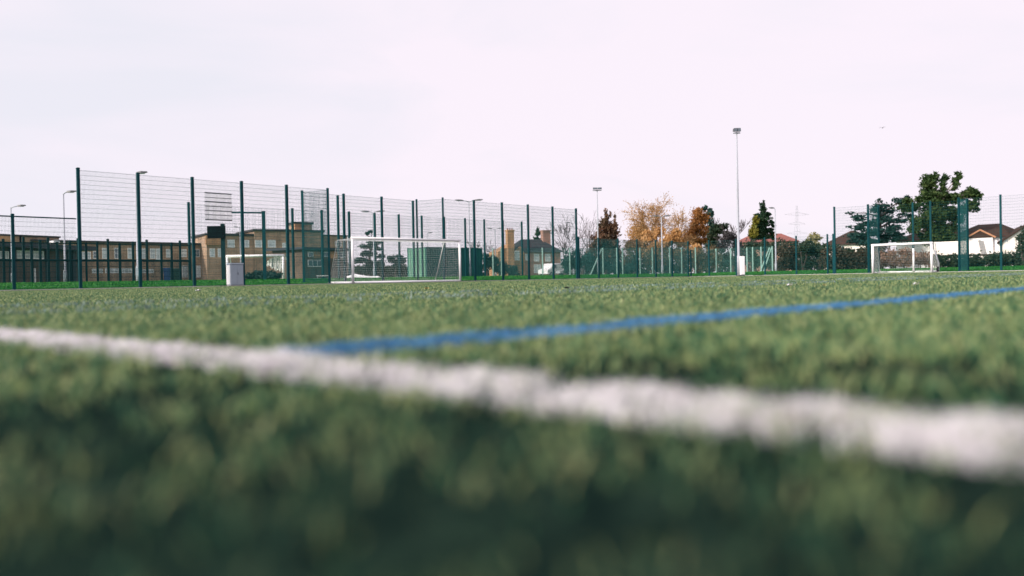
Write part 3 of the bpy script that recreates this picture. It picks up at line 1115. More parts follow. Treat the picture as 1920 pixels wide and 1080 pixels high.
m.quad((Lc - 0.01, 0, 0.12), (Lc - 0.01, dp, 0.12), (Lc - 0.01, dp, hc - 0.1), (Lc - 0.01, 0, hc - 0.1))
m.build('side_wall', M['container'], root)
m = MB(); m.box(0.02, Lc - 0.02, 0.02, dp - 0.02, hc - 0.1, hc - 0.03); m.build('roof', M['container'], root)
m = MB()
for x in (0, Lc - 0.12):
    for y in (-0.03, dp - 0.09):
        m.box(x, x + 0.12, y, y + 0.12, 0, hc)
for y in (-0.025, dp - 0.085):
    m.box(0.12, Lc - 0.12, y, y + 0.1, 0, 0.12)
    m.box(0.12, Lc - 0.12, y, y + 0.1, hc - 0.1, hc - 0.004)
m.build('frame', M['container'], root)
for k, (y0, y1) in enumerate(((0.12, dp / 2 - 0.01), (dp / 2 + 0.01, dp - 0.12))):
    m = MB(); m.box(-0.01, 0.03, y0, y1, 0.12, hc - 0.1); dd = m.build('door', M['container_door'], root)
    m = MB()
    for yy in (y0 + 0.3, y1 - 0.3):
        m.tube([(-0.04, yy, 0.1), (-0.04, yy, hc - 0.12)], 0.022, 6)
    m.build('lock_rod', M['pale_green'], dd)

# ------------------------------------------------------------------ buildings
class Bld:
    def __init__(self, name, label, px0, z0, px1, z1, cat='building', group=None):
        self.p0, self.p1 = G(px0, z0), G(px1, z1)
        d = Vector((self.p1.x - self.p0.x, self.p1.y - self.p0.y, 0))
        self.L = d.length
        self.d = d.normalized()
        self.rz = math.atan2(d.y, d.x)
        self.z = min(self.p0.z, self.p1.z) - 0.05
        self.n = Vector((-self.d.y, self.d.x, 0))
        self.root = thing(name, label, cat, (self.p0.x, self.p0.y, self.z), self.rz, group)

    def uv(self, px, py, off=0.0):
        dr = ray(px, py)
        q = Vector((self.p0.x, self.p0.y, 0)) + self.n * off
        k = (q - Vector((CAM.x, CAM.y, 0))).dot(self.n) / Vector((dr.x, dr.y, 0)).dot(self.n)
        p = CAM + dr * k
        return (p - q).dot(self.d), p.z - self.z

    def part(self, name, mb, m, parent=None):
        return mb.build(name, m, parent or self.root)

    def wall(self, u0, u1, dep, h, m, y0=0.0, name='wall'):
        mb = MB(); mb.box(u0, u1, y0, y0 + dep, 0, h)
        return self.part(name, mb, m)

    def flat_roof(self, u0, u1, dep, h, th=0.35, ov=0.25, m=None, y0=0.0):
        mb = MB(); mb.box(u0 - ov, u1 + ov, y0 - ov, y0 + dep + ov, h + 0.003, h + th)
        return self.part('roof', mb, m or M['flat_roof'])

    def hip(self, u0, u1, dep, h, rise, m, ov=0.35, y0=0.0, inset=None):
        ins = dep / 2 if inset is None else inset
        a, b, c2, e = u0 - ov, u1 + ov, y0 - ov, y0 + dep + ov
        mb = MB()
        cy = y0 + dep / 2
        r0, r1 = (a + ins + ov, cy, h + rise), (b - ins - ov, cy, h + rise)
        e0 = [(a, c2, h + 0.003), (b, c2, h + 0.003), (b, e, h + 0.003), (a, e, h + 0.003)]
        mb.quad(e0[0], e0[1], r1, r0)
        mb.quad(e0[2], e0[3], r0, r1)
        mb.quad(e0[1], e0[2], r1)
        mb.quad(e0[3], e0[0], r0)
        mb.quad(*reversed(e0))
        return self.part('roof', mb, m)

    def window(self, px0, px1, py0, py1, bars=1, rows=1, glass=None, off=0.0, fw=0.07):
        u0, v1 = self.uv(px0, py0, off)
        u1, v0 = self.uv(px1, py1, off)
        mb = MB()
        y0, y1 = off - 0.05, off + 0.03
        mb.box(u0, u1, y0, y1, v0, v0 + fw); mb.box(u0, u1, y0, y1, v1 - fw, v1)
        mb.box(u0, u0 + fw, y0, y1, v0 + fw, v1 - fw); mb.box(u1 - fw, u1, y0, y1, v0 + fw, v1 - fw)
        for i in range(1, bars + 1):
            x = u0 + (u1 - u0) * i / (bars + 1)
            mb.box(x - fw * 0.4, x + fw * 0.4, y0 + 0.01, y1, v0 + fw, v1 - fw)
        for i in range(1, rows + 1):
            x = v0 + (v1 - v0) * i / (rows + 1)
            mb.box(u0 + fw, u1 - fw, y0 + 0.013, y1, x - fw * 0.35, x + fw * 0.35)
        fr_ = self.part('window', mb, M['upvc'])
        mb = MB(); mb.box(u0 + fw * 0.5, u1 - fw * 0.5, off - 0.02, off + 0.02, v0 + fw * 0.5, v1 - fw * 0.5)
        self.part('pane', mb, glass or M['glass'], fr_)
        return fr_


# single storey block with dark fascia (far left)
b = Bld('pavilion', 'single storey brick block with navy fascia and white windows at far left', -60, 66, 149, 79)
hw_ = 3.25
b.wall(0, b.L, 7, hw_, M['dark_brick'])  # darker brick puts the canopy's shade into the wall colour
b.flat_roof(0, b.L, 7, hw_, 0.42, 1.1, M['fascia'])
b.window(-45, 16, 469, 485, 5, 0, M['pale_glass'])
b.window(29, 82, 469, 486, 5, 1, M['pale_glass'])
for px in (19, 26, 87, 107, 127, 137):
    u0, _ = b.uv(px - 2.4, 480); u1, _ = b.uv(px + 2.4, 480)
    mb = MB(); mb.box(u0, u1, -0.16, 0.02, 0, hw_ - 0.005); b.part('pier', mb, M['fascia'])
u0, _ = b.uv(62, 520); u1, _ = b.uv(66, 520)
mb = MB(); mb.box(u0, u1, -0.12, 0.02, 0, 1.5); b.part('door_frame', mb, M['upvc'])
# white unit standing on the roof, black flue
u0, v0 = b.uv(101.5, 463, -0.9); u1, v1 = b.uv(112.5, 452.0, -0.9)
un = thing('rooftop_unit', 'white box unit standing on the navy fascia roof', 'air handler', Vector((b.p0.x, b.p0.y, b.z)) + b.d * u0 + b.n * -0.9 + Vector((0, 0, hw_ + 0.42)), b.rz)
mb = MB(); mb.bbox(0, u1 - u0, 0, 0.6, 0.06, v1 - hw_ - 0.42, 0.02); mb.build('casing', M['white'], un)
mb = MB()
for k in range(4):
    mb.box(0.08, u1 - u0 - 0.08, -0.012, 0.01, 0.14 + 0.09 * k, 0.18 + 0.09 * k)
mb.build('grille', M['cab_grey'], un)
u0, v1 = b.uv(38, 442, 3)
fl_ = thing('roof_flue', 'black flue pipe rising from the navy fascia roof', 'flue', Vector((b.p0.x, b.p0.y, b.z)) + b.d * u0 + b.n * 3.0 + Vector((0, 0, hw_ + 0.42)), b.rz)
mb = MB(); mb.tube([(0, 0, -0.02), (0, 0, max(0.8, v1 - hw_ - 0.5))], 0.09, 8); mb.build('pipe', M['black'], fl_)
mb = MB(); mb.tube([(0, 0, max(0.8, v1 - hw_ - 0.5)), (0, 0, max(0.8, v1 - hw_ - 0.5) + 0.12)], [0.16, 0.05], 8); mb.build('cowl', M['black'], fl_)

# long brick hall behind it
b = Bld('brick_hall', 'plain brown brick hall rising behind the navy fascia block', -90, 103, 113, 116)
_, ht = b.uv(60, 444)
b.wall(0, b.L, 10, ht, M['brick'])
b.flat_roof(0, b.L, 10, ht, 0.22, 0.15)
u1, _ = b.uv(20, 450)
mb = MB(); mb.box(-0.15, u1, -0.25, 0.0, 0, ht - 0.06); b.part('sunlit_orange_bay', mb, M['orange_brick'])  # orange brick also carries the sunlight on the hall's left end
mb = MB(); mb.box(b.L - 4.2, b.L + 2.5, -0.6, 4, ht - 0.55, ht - 0.35); b.part('canopy', mb, M['flat_roof'])

# two storey classroom range
b = Bld('classroom_block', 'two storey brick classroom range with white windows, behind the court barrier', 113, 113, 389, 130)
_, ht = b.uv(250, 456.5)
b.wall(0, b.L, 9, ht, M['brick'])
b.flat_roof(0, b.L, 9, ht, 0.25, 0.3)
for (x0, x1, y0, y1, k) in ((147, 170, 472, 486, 2), (174, 185, 471, 485, 0), (191, 202, 465, 485, 0), (214, 227, 465, 485, 1), (239, 250, 465, 485, 0), (263, 275, 466, 485, 0),
                            (281, 291, 466, 485, 0), (292, 301, 466, 489, 0), (311, 319, 467, 483, 0), (339, 350, 467, 482, 1), (364, 374, 467, 482, 1)):
    b.window(x0, x1, y0, y1, k, 1, M['glass'] if x0 in (214, 364, 174) else M['pale_glass'])
for (x0, x1, y0, y1, k) in ((172, 193, 504, 512, 1), (197, 222, 503, 512, 2), (227, 247, 503, 512, 2), (266, 288, 505, 512, 1), (341, 352, 498, 520, 1), (364, 376, 498, 520, 1)):
    b.window(x0, x1, y0, y1, k, 0, M['pale_glass'])

# taller block with tower
b = Bld('tall_school_block', 'taller flat roofed brick school block with a stair tower', 389, 126, 604, 136)
_, h1 = b.uv(430, 441.5)
_, h2 = b.uv(520, 434)
uA, _ = b.uv(476, 450)
uB, _ = b.uv(604, 450)
b.wall(0, uA, 9, h1, M['brick'])
b.flat_roof(0, uA - 0.3, 9, h1, 0.3, 0.25)
b.wall(uA, uB, 9.5, h2, M['brick'], y0=-0.4)
b.flat_roof(uA, uB, 9.5, h2, 0.3, 0.3, y0=-0.4)
u0, _ = b.uv(420, 450)
mb = MB(); mb.box(-0.2, u0, -0.35, 0.0, h1 * 0.79, h1 - 0.05); b.part('sunlit_orange_bay', mb, M['orange_brick'])  # sunlight on the upper left wall, put into orange brick
u0, v1 = b.uv(553, 417, 1); u1, _ = b.uv(585, 417, 1)
mb = MB(); mb.box(u0, u1, 1.0, 4.0, h2 + 0.31, v1 - 0.2); b.part('stair_tower', mb, M['brick'])
mb = MB(); mb.box(u0 - 0.08, u0 + (u1 - u0) * 0.3, 0.92, 2.5, h2 + 0.31, v1 - 0.21); b.part('sunlit_orange_corner', mb, M['orange_brick'])  # sunlit left side of the tower, coloured in with orange brick
mb = MB(); mb.box(u0 - 0.2, u1 + 0.2, 0.8, 4.2, v1 - 0.2, v1 + 0.1); b.part('tower_cap', mb, M['flat_roof'])
for (x0, x1, y0, y1, k) in ((426, 440, 449.5, 464, 0), (458, 467, 450, 464, 0), (393, 403, 466, 482, 0), (408, 416, 466, 482, 0)):
    b.window(x0, x1, y0, y1, k, 0, M['pale_glass'])
for (x0, x1, y0, y1, k) in ((478, 491, 450, 464, 0), (502, 517, 450, 464, 1), (529, 537, 455, 470, 1)):
    b.window(x0, x1, y0, y1, k, 0, M['pale_glass'], off=-0.4)

# end range and low brick annex
b = Bld('brick_wing', 'long brown brick wing right of the stair tower', 604, 138, 653, 142)
_, h1 = b.uv(625, 442)
b.wall(0, b.L, 9, h1, M['brick']); b.flat_roof(0.3, b.L, 9, h1, 0.15, 0.2, M['brown_tile'])
b.window(628, 640, 452, 462, 1, 0)
b = Bld('brick_annex', 'low dark annex with orange panels and flat roof below the stair tower', 572, 92, 652, 98)
_, h1 = b.uv(610, 469)
b.wall(0, b.L, 5, h1, M['dark_brick']); b.flat_roof(0, b.L, 5, h1, 0.28, 0.5, M['fascia'])
for xa, xb in ((588, 600), (619, 634)):
    u0, v0 = b.uv(xa, 484); u1, v1 = b.uv(xb, 472)
    mb = MB(); mb.box(u0, u1, -0.06, 0.0, v0, v1); b.part('orange_panel', mb, M['orange_brick'])
b.window(577, 587, 472, 482, 0, 0); b.window(602, 616, 472, 482, 1, 0); b.window(636, 648, 472, 484, 1, 0)
b.window(577, 604, 487, 500, 2, 0, M['glass'])
# stored goal with bunched net on the court
z = 72
s = z / F
pa = G(427, z)
ht = top_height(427, 478.5, z)
wg = 102 * s
root = thing('football_goal', 'white football goal with its net bunched up, standing beyond the grey utility cabinet', 'goal', pa, 0.12, 'white football goals at the fences')
m = MB(); m.tube([(-0.1, 0, ht - 0.1), (wg + 0.1, 0, ht - 0.1)], 0.12, 10); m.build('crossbar', M['white'], root, True)
for x in (0, wg):
    m = MB(); m.tube([(x, 0, -0.05), (x, 0, ht - 0.1)], 0.1, 10); m.build('goalpost', M['white'], root, True)
for x in (0, wg):
    e = 0.5 if x else 0.25
    m = MB(); m.tube([(x, 0.05, ht - 0.12), (x + e * 0.3, 0.8, ht - 0.25), (x + e, 1.5, 0.0)], 0.055, 8); m.build('net_stay', M['white'], root, True)
    m = MB(); m.tube([(x, 0.0, 0.05), (x + e, 1.5, 0.05)], 0.06, 8); m.build('side_bar', M['white'], root, True)
m = MB(); m.tube([(0.25, 1.5, 0.06), (wg + 0.5, 1.5, 0.06)], 0.05, 8); m.build('base_bar', M['white'], root, True)
# net gathered towards the right hand end: hanging folds
m = MB()
cols = []
nf = 34
x0, x1 = wg - 31 * s, wg - 0.12
for k in range(nf + 1):
    t = k / nf
    x = x0 + (x1 - x0) * t
    drop = 0.25 + 0.95 * math.sin(min(1.0, t * 1.25) * math.pi * 0.5) + 0.08 * math.sin(t * 23)
    topz = ht - 0.2 - 0.35 * (1 - t) ** 3 - (0.5 * max(0, 0.25 - t))
    y = 0.16 + 0.07 * math.sin(t * 41)
    cols.append([(x, y, topz), (x + 0.02, y + 0.12, topz - drop * 0.5), (x - 0.03, y + 0.05, topz - drop)])
for c0, c1 in zip(cols, cols[1:]):
    for i in range(2):
        m.quad(c0[i], c1[i], c1[i + 1], c0[i + 1])
        o_ = Vector((0, 0.03, 0))
        m.quad(Vector(c0[i + 1]) + o_, Vector(c1[i + 1]) + o_, Vector(c1[i]) + o_, Vector(c0[i]) + o_)
m.build('net', M['shelter'], root, True)
for x in (x0 + 0.55, x0 + 0.95):
    m = MB(); m.tube([(x, 0.1, ht - 0.3), (x, 0.08, ht - 1.25)], 0.025, 6); m.build('net_tie', M['green_metal'], root)


# central house
b = Bld('brick_house', 'brick house with tall orange chimney and dark slate roof beyond the fence', 934, 146, 1052, 150, cat='house')
uG, _ = b.uv(963, 460)
_, he = b.uv(1000, 473)
_, hr = b.uv(1000, 446.5)
b.wall(uG, b.L, 8, he, M['red_brick'])
u985, _ = b.uv(981, 470)
b.hip(uG + 0.3, b.L + 0.2, 8, he, hr - he, M['slate'], 0.4, inset=2.6)
_, hg0 = b.uv(934, 472); ug1, hg1 = b.uv(952, 458)
mb = MB(); mb.prism([(0, 0), (uG, 0), (uG, he + 1.6), (0, hg0)], -0.3, 5.0); b.part('gable_wing', mb, M['orange_brick'])
mb = MB(); mb.prism([(uG + 0.01, 0), (u985, 0), (u985, he), ((uG + u985) / 2 + 0.2, he + 1.1), (uG + 0.01, he + 0.1)], -0.45, 0.0); b.part('bay_wall', mb, M['orange_brick'])
u0, v1 = b.uv(949.5, 430, -0.4); u1, _ = b.uv(962, 430, -0.4)
mb = MB(); mb.box(u0, u1, -0.9, 0.2, 0, v1 - 0.35); mb.box(u0 - 0.1, u1 + 0.1, -1.0, 0.3, v1 - 0.35, v1 - 0.1)
ch_ = b.part('chimney', mb, M['orange_brick'])
mb = MB()
for k in range(3):
    x = u0 + (u1 - u0) * (k + 0.5) / 3
    mb.tube([(x, -0.35, v1 - 0.1), (x, -0.35, v1 + 0.25)], 0.11, 8)
b.part('chimney_pot', mb, M['red_tile'], ch_)
u0, v1 = b.uv(1018, 432, 3.0); u1, _ = b.uv(1032, 432, 3.0)
mb = MB(); mb.box(u0, u1, 3.0, 4.2, he, v1 - 0.15); mb.box(u0 - 0.1, u1 + 0.1, 2.9, 4.3, v1 - 0.15, v1 + 0.05); b.part('chimney', mb, M['red_brick'])
for (x0, x1, y0, y1, k, o_) in ((964.5, 974, 470, 488, 1, -0.45), (1001, 1011, 476, 490, 1, 0), (1022, 1032, 476, 490, 1, 0), (1001, 1014, 496, 512, 1, 0), (985, 992, 476, 488, 0, 0)):
    b.window(x0, x1, y0, y1, k, 1, M['pale_glass'], off=o_)

# bungalow on the right, white walls
b = Bld('white_bungalow', 'long white bungalow with brown hipped roof behind the small goal', 1681, 108, 1892, 98, cat='house')
_, he = b.uv(1780, 449)
b.wall(0, b.L, 8, he, M['white_render'])
uR0, _ = b.uv(1800, 440)
_, hr = b.uv(1840, 421, 4)
b.hip(b.uv(1775, 440)[0], b.L, 8, he, hr - he, M['brown_tile'], 0.4, inset=2.2)
uL1, _ = b.uv(1795, 440)
_, hrl = b.uv(1725, 426, 4)
b.hip(0, uL1, 8, he + 0.01, hrl - he, M['brown_tile'], 0.4, inset=2.6)
ug0, _ = b.uv(1812, 448, -0.6); ug1, vgp = b.uv(1838, 431, -0.6); ug2, _ = b.uv(1864, 447, -0.6)
mb = MB(); mb.prism([(ug0, he), (ug2, he), (ug1, vgp - 0.12)], -0.55, 2.5); b.part('gable', mb, M['brown_tile'])
mb = MB()
mb.tube([(ug0 - 0.2, -0.6, he - 0.02), (ug1, -0.6, vgp), (ug2 + 0.2, -0.6, he - 0.02)], 0.13, 4)
b.part('barge_board', mb, M['orange_trim'])
mb = MB(); mb.box(ug0 + 0.2, ug2 - 0.2, -0.5, 0.0, 0, he - 0.01); b.part('projecting_bay', mb, M['white_render'])
for (x0, x1, y0, y1, k) in ((1688, 1704, 452, 458, 2), (1714, 1738, 452, 458, 2)):
    b.window(x0, x1, y0, y1, k, 0)
b.window(1820, 1840, 450, 456, 3, 0, off=-0.5)
ud, vd = b.uv(1797, 431, 1.8); ud1, vd1 = b.uv(1805, 424, 1.8)
mb = MB(); mb.box(ud, ud1, 1.8, 3.0, he + 0.5, vd1); b.part('dormer', mb, M['white_render'])
# pale garage wall before it
b = Bld('garden_building', 'pale flat outbuilding with pitched end before the white bungalow', 1752, 94, 1868, 90, cat='outbuilding')
_, v0 = b.uv(1800, 478); _, v1 = b.uv(1800, 452)
ux, _ = b.uv(1834, 470); uy, _ = b.uv(1846, 470)
mb = MB(); mb.prism([(0, 0), (uy, 0), (ux, v1), (0, v1)], 0, 3); b.part('wall', mb, M['render'])
mb = MB(); mb.box(-0.2, b.L * 0.98, -0.18, -0.02, v0 - 0.18, v0 + 0.02); b.part('coping', mb, M['brown_tile'])
mb = MB(); mb.box(0, b.L * 0.96, -0.14, -0.005, 0, v0 - 0.19); b.part('lower_wall', mb, M['render'])

b = Bld('cream_house', 'cream gabled house at the right edge with dark ivy', 1882, 96, 1975, 94, cat='house')
_, he = b.uv(1885, 452)
_, hp = b.uv(1926, 424)
um, _ = b.uv(1926, 424)
mb = MB(); mb.prism([(0, 0), (2 * um, 0), (2 * um, he), (um, hp), (0, he)], 0, 8); b.part('wall', mb, M['render'])
mb = MB()
for s_ in (0, 1):
    xa = -0.3 if s_ == 0 else 2 * um + 0.3
    za = he - 0.2
    mb.loft([[(xa, -0.3, za), (um, -0.3, hp + 0.03), (um, -0.3, hp + 0.25), (xa, -0.3, za + 0.22)],
             [(xa, 8.3, za), (um, 8.3, hp + 0.03), (um, 8.3, hp + 0.25), (xa, 8.3, za + 0.22)]])
b.part('roof', mb, M['brown_tile'])
b.window(1884, 1891, 449, 455, 1, 0)

# brown roofed house behind the cedar, red roofed house
b = Bld('cream_cottage', 'cream cottage with brown hipped roof left of the layered cedar', 1545, 126, 1625, 122, cat='house')
_, he = b.uv(1590, 459); _, hr = b.uv(1585, 433, 4)
b.wall(0, b.L, 8, he, M['render']); b.hip(0, b.L, 8, he, hr - he, M['brown_tile'], 0.4, inset=2.8)
b.window(1573, 1583, 461, 468, 1, 0)
b = Bld('red_roofed_house', 'far house showing only its red hipped roof beside the spruce', 1380, 190, 1497, 186, cat='house')
_, he = b.uv(1450, 453); _, hr = b.uv(1470, 437.5, 4)
b.wall(0, b.L, 8, he, M['red_brick']); b.hip(0, b.L, 8, he, hr - he, M['red_tile'], 0.4, inset=3.5)
b.window(1462, 1474, 456, 466, 1, 0)

# pylon far away
def pylon():
    z = 620
    p = G(1496, z)
    h = top_height(1493, 386, z)
    root = thing('electricity_pylon', 'faint distant lattice pylon right of the spruce', 'pylon', p, 0.3)
    m = MB()
    def leg(zz):
        t = zz / h
        return 3.6 * (1 - t) ** 1.5 + 0.55
    ks = [0, 0.12, 0.23, 0.33, 0.42, 0.5, 0.58, 0.65, 0.72, 0.79, 0.86, 0.93, 1.0]
    for sx_, sy in ((1, 1), (1, -1), (-1, 1), (-1, -1)):
        m.tube([(sx_ * leg(h * k), sy * leg(h * k), h * k) for k in ks], 0.05, 4)
    for k0, k1 in zip(ks, ks[1:]):
        a, b_ = leg(h * k0), leg(h * k1)
        for s in (1, -1):
            m.tube([(-a, s * a, h * k0), (b_, s * b_, h * k1)], 0.028, 3)
            m.tube([(a, s * a, h * k0), (-b_, s * b_, h * k1)], 0.028, 3)
    m.build('tower', M['galv'], root)
    for kz, wd in ((0.86, 11), (0.72, 7.5), (0.58, 9)):
        m = MB()
        for s in (1, -1):
            for off in (0.5, -0.5):
                m.tube([(0, off, h * kz), (s * wd, 0, h * kz + 0.6)], 0.05, 3)
                m.tube([(0, off, h * kz + 2.2), (s * wd, 0, h * kz + 0.6)], 0.042, 3)
        m.build('cross_arm', M['galv'], root)


pylon()

# ------------------------------------------------------------------ trees and shrubs
def leaves(mb, n, clumps, size, up=0.0, droop=0.0, r=None):
    """clumps: (cx,cy,cz,rx,ry,rz). Leaf-clump quads spread through the volumes, denser near the shell."""
    r = r or rng
    vol = [c_[3] * c_[4] * c_[5] for c_ in clumps]
    vol = [v ** 0.75 for v in vol]
    tot = sum(vol)
    for c_, v in zip(clumps, vol):
        k = int(n * v / tot)
        subs = []
        for _ in range(max(5, min(26, k // 16))):
            d = Vector((r.gauss(0, 1), r.gauss(0, 1), r.gauss(0, 1))).normalized()
            q = r.random() ** 0.4 * 0.74
            subs.append((d * q, r.uniform(0.14, 0.27)))
        for _ in range(k):
            sc, sr = r.choice(subs)
            q = sc + Vector((r.gauss(0, sr), r.gauss(0, sr), r.gauss(0, sr * 0.8)))
            p = Vector((c_[0] + q.x * c_[3], c_[1] + q.y * c_[4], c_[2] + q.z * c_[5]))
            nn = Vector((r.gauss(0, 1), r.gauss(0, 1), r.gauss(0, 1) + up)).normalized()
            t = nn.orthogonal().normalized()
            t.rotate(Matrix.Rotation(r.random() * 6.28, 3, nn))
            if droop:
                t = (t + Vector((0, 0, -droop))).normalized()
                nn = t.orthogonal().normalized()
            b2 = nn.cross(t)
            s = size * (0.5 + 0.9 * r.random())
            w_ = s * (0.35 + 0.3 * r.random())
            mb.quad(p - t * s * 0.5, p + b2 * w_ * 0.5, p + t * s * 0.5, p - b2 * w_ * 0.5)


def trunk(mb, h, r0, lean=0.0, sides=7):
    pts = [(0, 0, -0.2)]
    rad = [r0 * 1.3]
    for k in range(1, 7):
        t = k / 6
        pts.append((lean * t * h + rng.uniform(-.12, .12) * t, rng.uniform(-.12, .12) * t, h * t))
        rad.append(r0 * (1 - 0.8 * t))
    mb.tube(pts, rad, sides)
    return pts


def tree(name, label, px, z, top, clumps, size, n, leafm, barkm=None, tr=0.25, th=0.75, group='trees beyond the fences', up=0.0, droop=0.0, cat='tree', depth=None, limbs=True, base=None):
    """clumps in pixels (px,py,rx,ry) at depth z"""
    p = G(px, z)
    root = thing(name, label, cat, p, 0, group)
    s = z / F
    cl = []
    for c_ in clumps:
        cx, cy, rx, ry = c_[:4]
        w0 = W(cx, cy, z)
        ddy = c_[4] if len(c_) > 4 else rng.uniform(-0.4, 0.4) * rx * s
        cl.append((w0.x - p.x, ddy, w0.z - p.z, rx * s, (depth or min(rx, 30) * s), ry * s))
    h = top_height(px, top, z)
    mb = MB()
    pts = trunk(mb, h * th, tr)
    if limbs:
        for c_ in cl:
            a = Vector(pts[min(5, max(1, int(6 * max(0.15, (c_[2] - c_[5] * 0.7)) / (h * th))))])
            e = Vector((c_[0], c_[1], c_[2]))
            mid = a.lerp(e, 0.5) + Vector((0, 0, 0.15 * (e - a).length * 0.5))
            mb.tube([a, mid, e], [tr * 0.4, tr * 0.25, tr * 0.08], 5, False)
    mb.build('trunk', barkm or M['bark'], root, True)
    mb = MB()
    leaves(mb, n, cl, size, up, droop)
    mb.build('crown', leafm, root)
    return root


def bare_tree(name, label, px, z, py_top, r0, spread=0.5, depth=5, barkm=None, twigm=None, group='trees beyond the fences', leafm=None, nleaf=0, lsize=0.3, droop=0.0, seed=1, split=(3, 4), lean=0, fork=0.28):
    r = random.Random(seed)
    p = G(px, z)
    h = top_height(px, py_top, z)
    root = thing(name, label, 'tree', p, 0, group)
    mt, mw = MB(), MB()
    tips = []
    def grow(a, d, ln, rad, lv):
        pts = [a]
        q = a.copy()
        dd = d.copy()
        k = 4
        for i in range(k):
            dd = (dd + Vector((r.gauss(0, .16), r.gauss(0, .16), r.gauss(0.04, .10) - droop * 0.12 * (lv >= 3)))).normalized()
            q = q + dd * (ln / k)
            pts.append(q.copy())
        rr = [max(0.022, rad * (1 - 0.45 * i / k)) for i in range(k + 1)]
        (mt if lv <= 1 else mw).tube(pts, rr, 6 if lv <= 1 else 3 if lv > 2 else 4, False)
        if lv >= depth:
            tips.extend(pts[1:])
            return
        if lv >= 3:
            tips.extend(pts[2:])
        nb = r.randint(*split)
        for i in range(nb):
            t = r.uniform(0.45, 1.0) if i else 1.0
            idx = min(k, max(1, int(round(t * k))))
            sp_ = spread * r.uniform(0.5, 1.35) if i else spread * 0.35
            az = r.uniform(0, 6.28)
            ax = dd.orthogonal().normalized()
            ax.rotate(Matrix.Rotation(az, 3, dd))
            nd = (dd * math.cos(sp_) + ax * math.sin(sp_)).normalized()
            nd.z = nd.z * (1 - 0.0) + 0.06
            grow(pts[idx], nd.normalized(), ln * r.uniform(0.62, 0.85), rr[idx] * (0.62 if i else 0.8), lv + 1)
    grow(Vector((0, 0, -0.2)), Vector((lean, 0, 1)).normalized(), h * fork, r0 * 1.35, 0)
    zmax = max([t.z for t in tips] + [0.1])
    k = h / zmax
    for mm in (mt, mw):
        mm.v = [(x * k, y * k, zz * k) for x, y, zz in mm.v]
    mt.build('trunk', barkm or M['bark'], root, True)
    mw.build('branches', twigm or M['twig'], root)
    if nleaf:
        ml = MB()
        for _ in range(nleaf):
            c_ = r.choice(tips) * k
            q = c_ + Vector((r.gauss(0, .35), r.gauss(0, .35), r.gauss(-0.15, .35)))
            t = Vector((r.gauss(0, 1), r.gauss(0, 1), r.gauss(-droop, .8))).normalized()
            nn = t.orthogonal().normalized()
            nn.rotate(Matrix.Rotation(r.random() * 6.28, 3, t))
            s = lsize * (0.5 + r.random())
            ml.quad(q - t * s / 2, q + nn * s * 0.22, q + t * s / 2, q - nn * s * 0.22)
        ml.build('crown', leafm, root)
    return root


def bush(name, label, px0, px1, z, clumps, n, size, leafm, group='shrubs and hedges along the boundary', cat='shrub', depth=1.2):
    pxm = (px0 + px1) / 2
    p = G(pxm, z)
    root = thing(name, label, cat, p, 0, group)
    s = z / F
    cl = []
    for (cx, cy, rx, ry) in clumps:
        w0 = W(cx, cy, z)
        cl.append((w0.x - p.x, rng.uniform(-.4, .4), w0.z - p.z, rx * s, depth, ry * s))
    mb = MB()
    for c_ in cl:
        for k in range(3):
            x = c_[0] + rng.uniform(-.5, .5) * c_[3]
            mb.tube([(c_[0] + rng.uniform(-.2, .2), 0, -0.1), (x, c_[1], c_[2] * 0.6), (x + rng.uniform(-.4, .4) * c_[3], c_[1], c_[2] + c_[5] * 0.5)], [0.06, 0.04, 0.015], 4, False)
    mb.tube([(min(c_[0] for c_ in cl) - 0.3, 0, 0.03), (max(c_[0] for c_ in cl) + 0.3, 0, 0.03)], 0.06, 5)
    mb.build('stems', M['bark'], root)
    mb = MB()
    leaves(mb, int(n * 1.9), cl, size * 0.9)
    mb.build('foliage', leafm, root)
    return root


# layered cedar (left of the big evergreen): flat shelves of foliage
cl = []
for cx, cy, rx, ry in ((1612, 408, 20, 7), (1640, 396, 14, 7), (1655, 388, 22, 9), (1688, 378, 16, 9), (1700, 372, 10, 6), (1625, 420, 22, 7), (1605, 428, 18, 6), (1655, 410, 24, 10),
                       (1640, 436, 40, 9), (1612, 443, 26, 8), (1600, 452, 20, 7), (1672, 428, 22, 8), (1690, 415, 18, 6), (1700, 404, 16, 7), (1664, 447, 30, 9), (1630, 456, 34, 9),
                       (1678, 440, 20, 6), (1650, 464, 28, 9), (1595, 400, 8, 4), (1590, 425, 7, 3), (1700, 390, 14, 7), (1646, 376, 7, 5), (1668, 396, 18, 8)):
    cl.append((cx, cy, rx, ry))
tree('cedar_tree', 'blue green layered cedar behind the left end of the small goal', 1652, 104, 366, cl, 0.40, 7600, M['cedar'], tr=0.3, th=0.85, up=1.5)
cl = [(1746, 338, 15, 17), (1740, 352, 17, 15), (1752, 330, 9, 9), (1772, 332, 8, 11), (1768, 348, 8, 12), (1797, 330, 9, 10), (1790, 346, 9, 14), (1735, 376, 22, 16), (1762, 372, 24, 18), (1792, 370, 20, 14),
      (1818, 362, 16, 14), (1830, 368, 10, 14), (1822, 384, 12, 12), (1712, 388, 22, 12), (1745, 402, 28, 18), (1780, 400, 24, 16), (1806, 392, 14, 12), (1725, 418, 20, 14), (1760, 428, 26, 18), (1785, 424, 18, 14),
      (1800, 412, 10, 12), (1770, 445, 22, 14), (1748, 445, 18, 10), (1712, 430, 14, 10), (1735, 440, 16, 8), (1758, 462, 10, 8), (1830, 390, 7, 10), (1700, 376, 10, 10), (1785, 452, 12, 14), (1755, 458, 17, 12), (1778, 462, 11, 9), (1735, 452, 14, 10)]
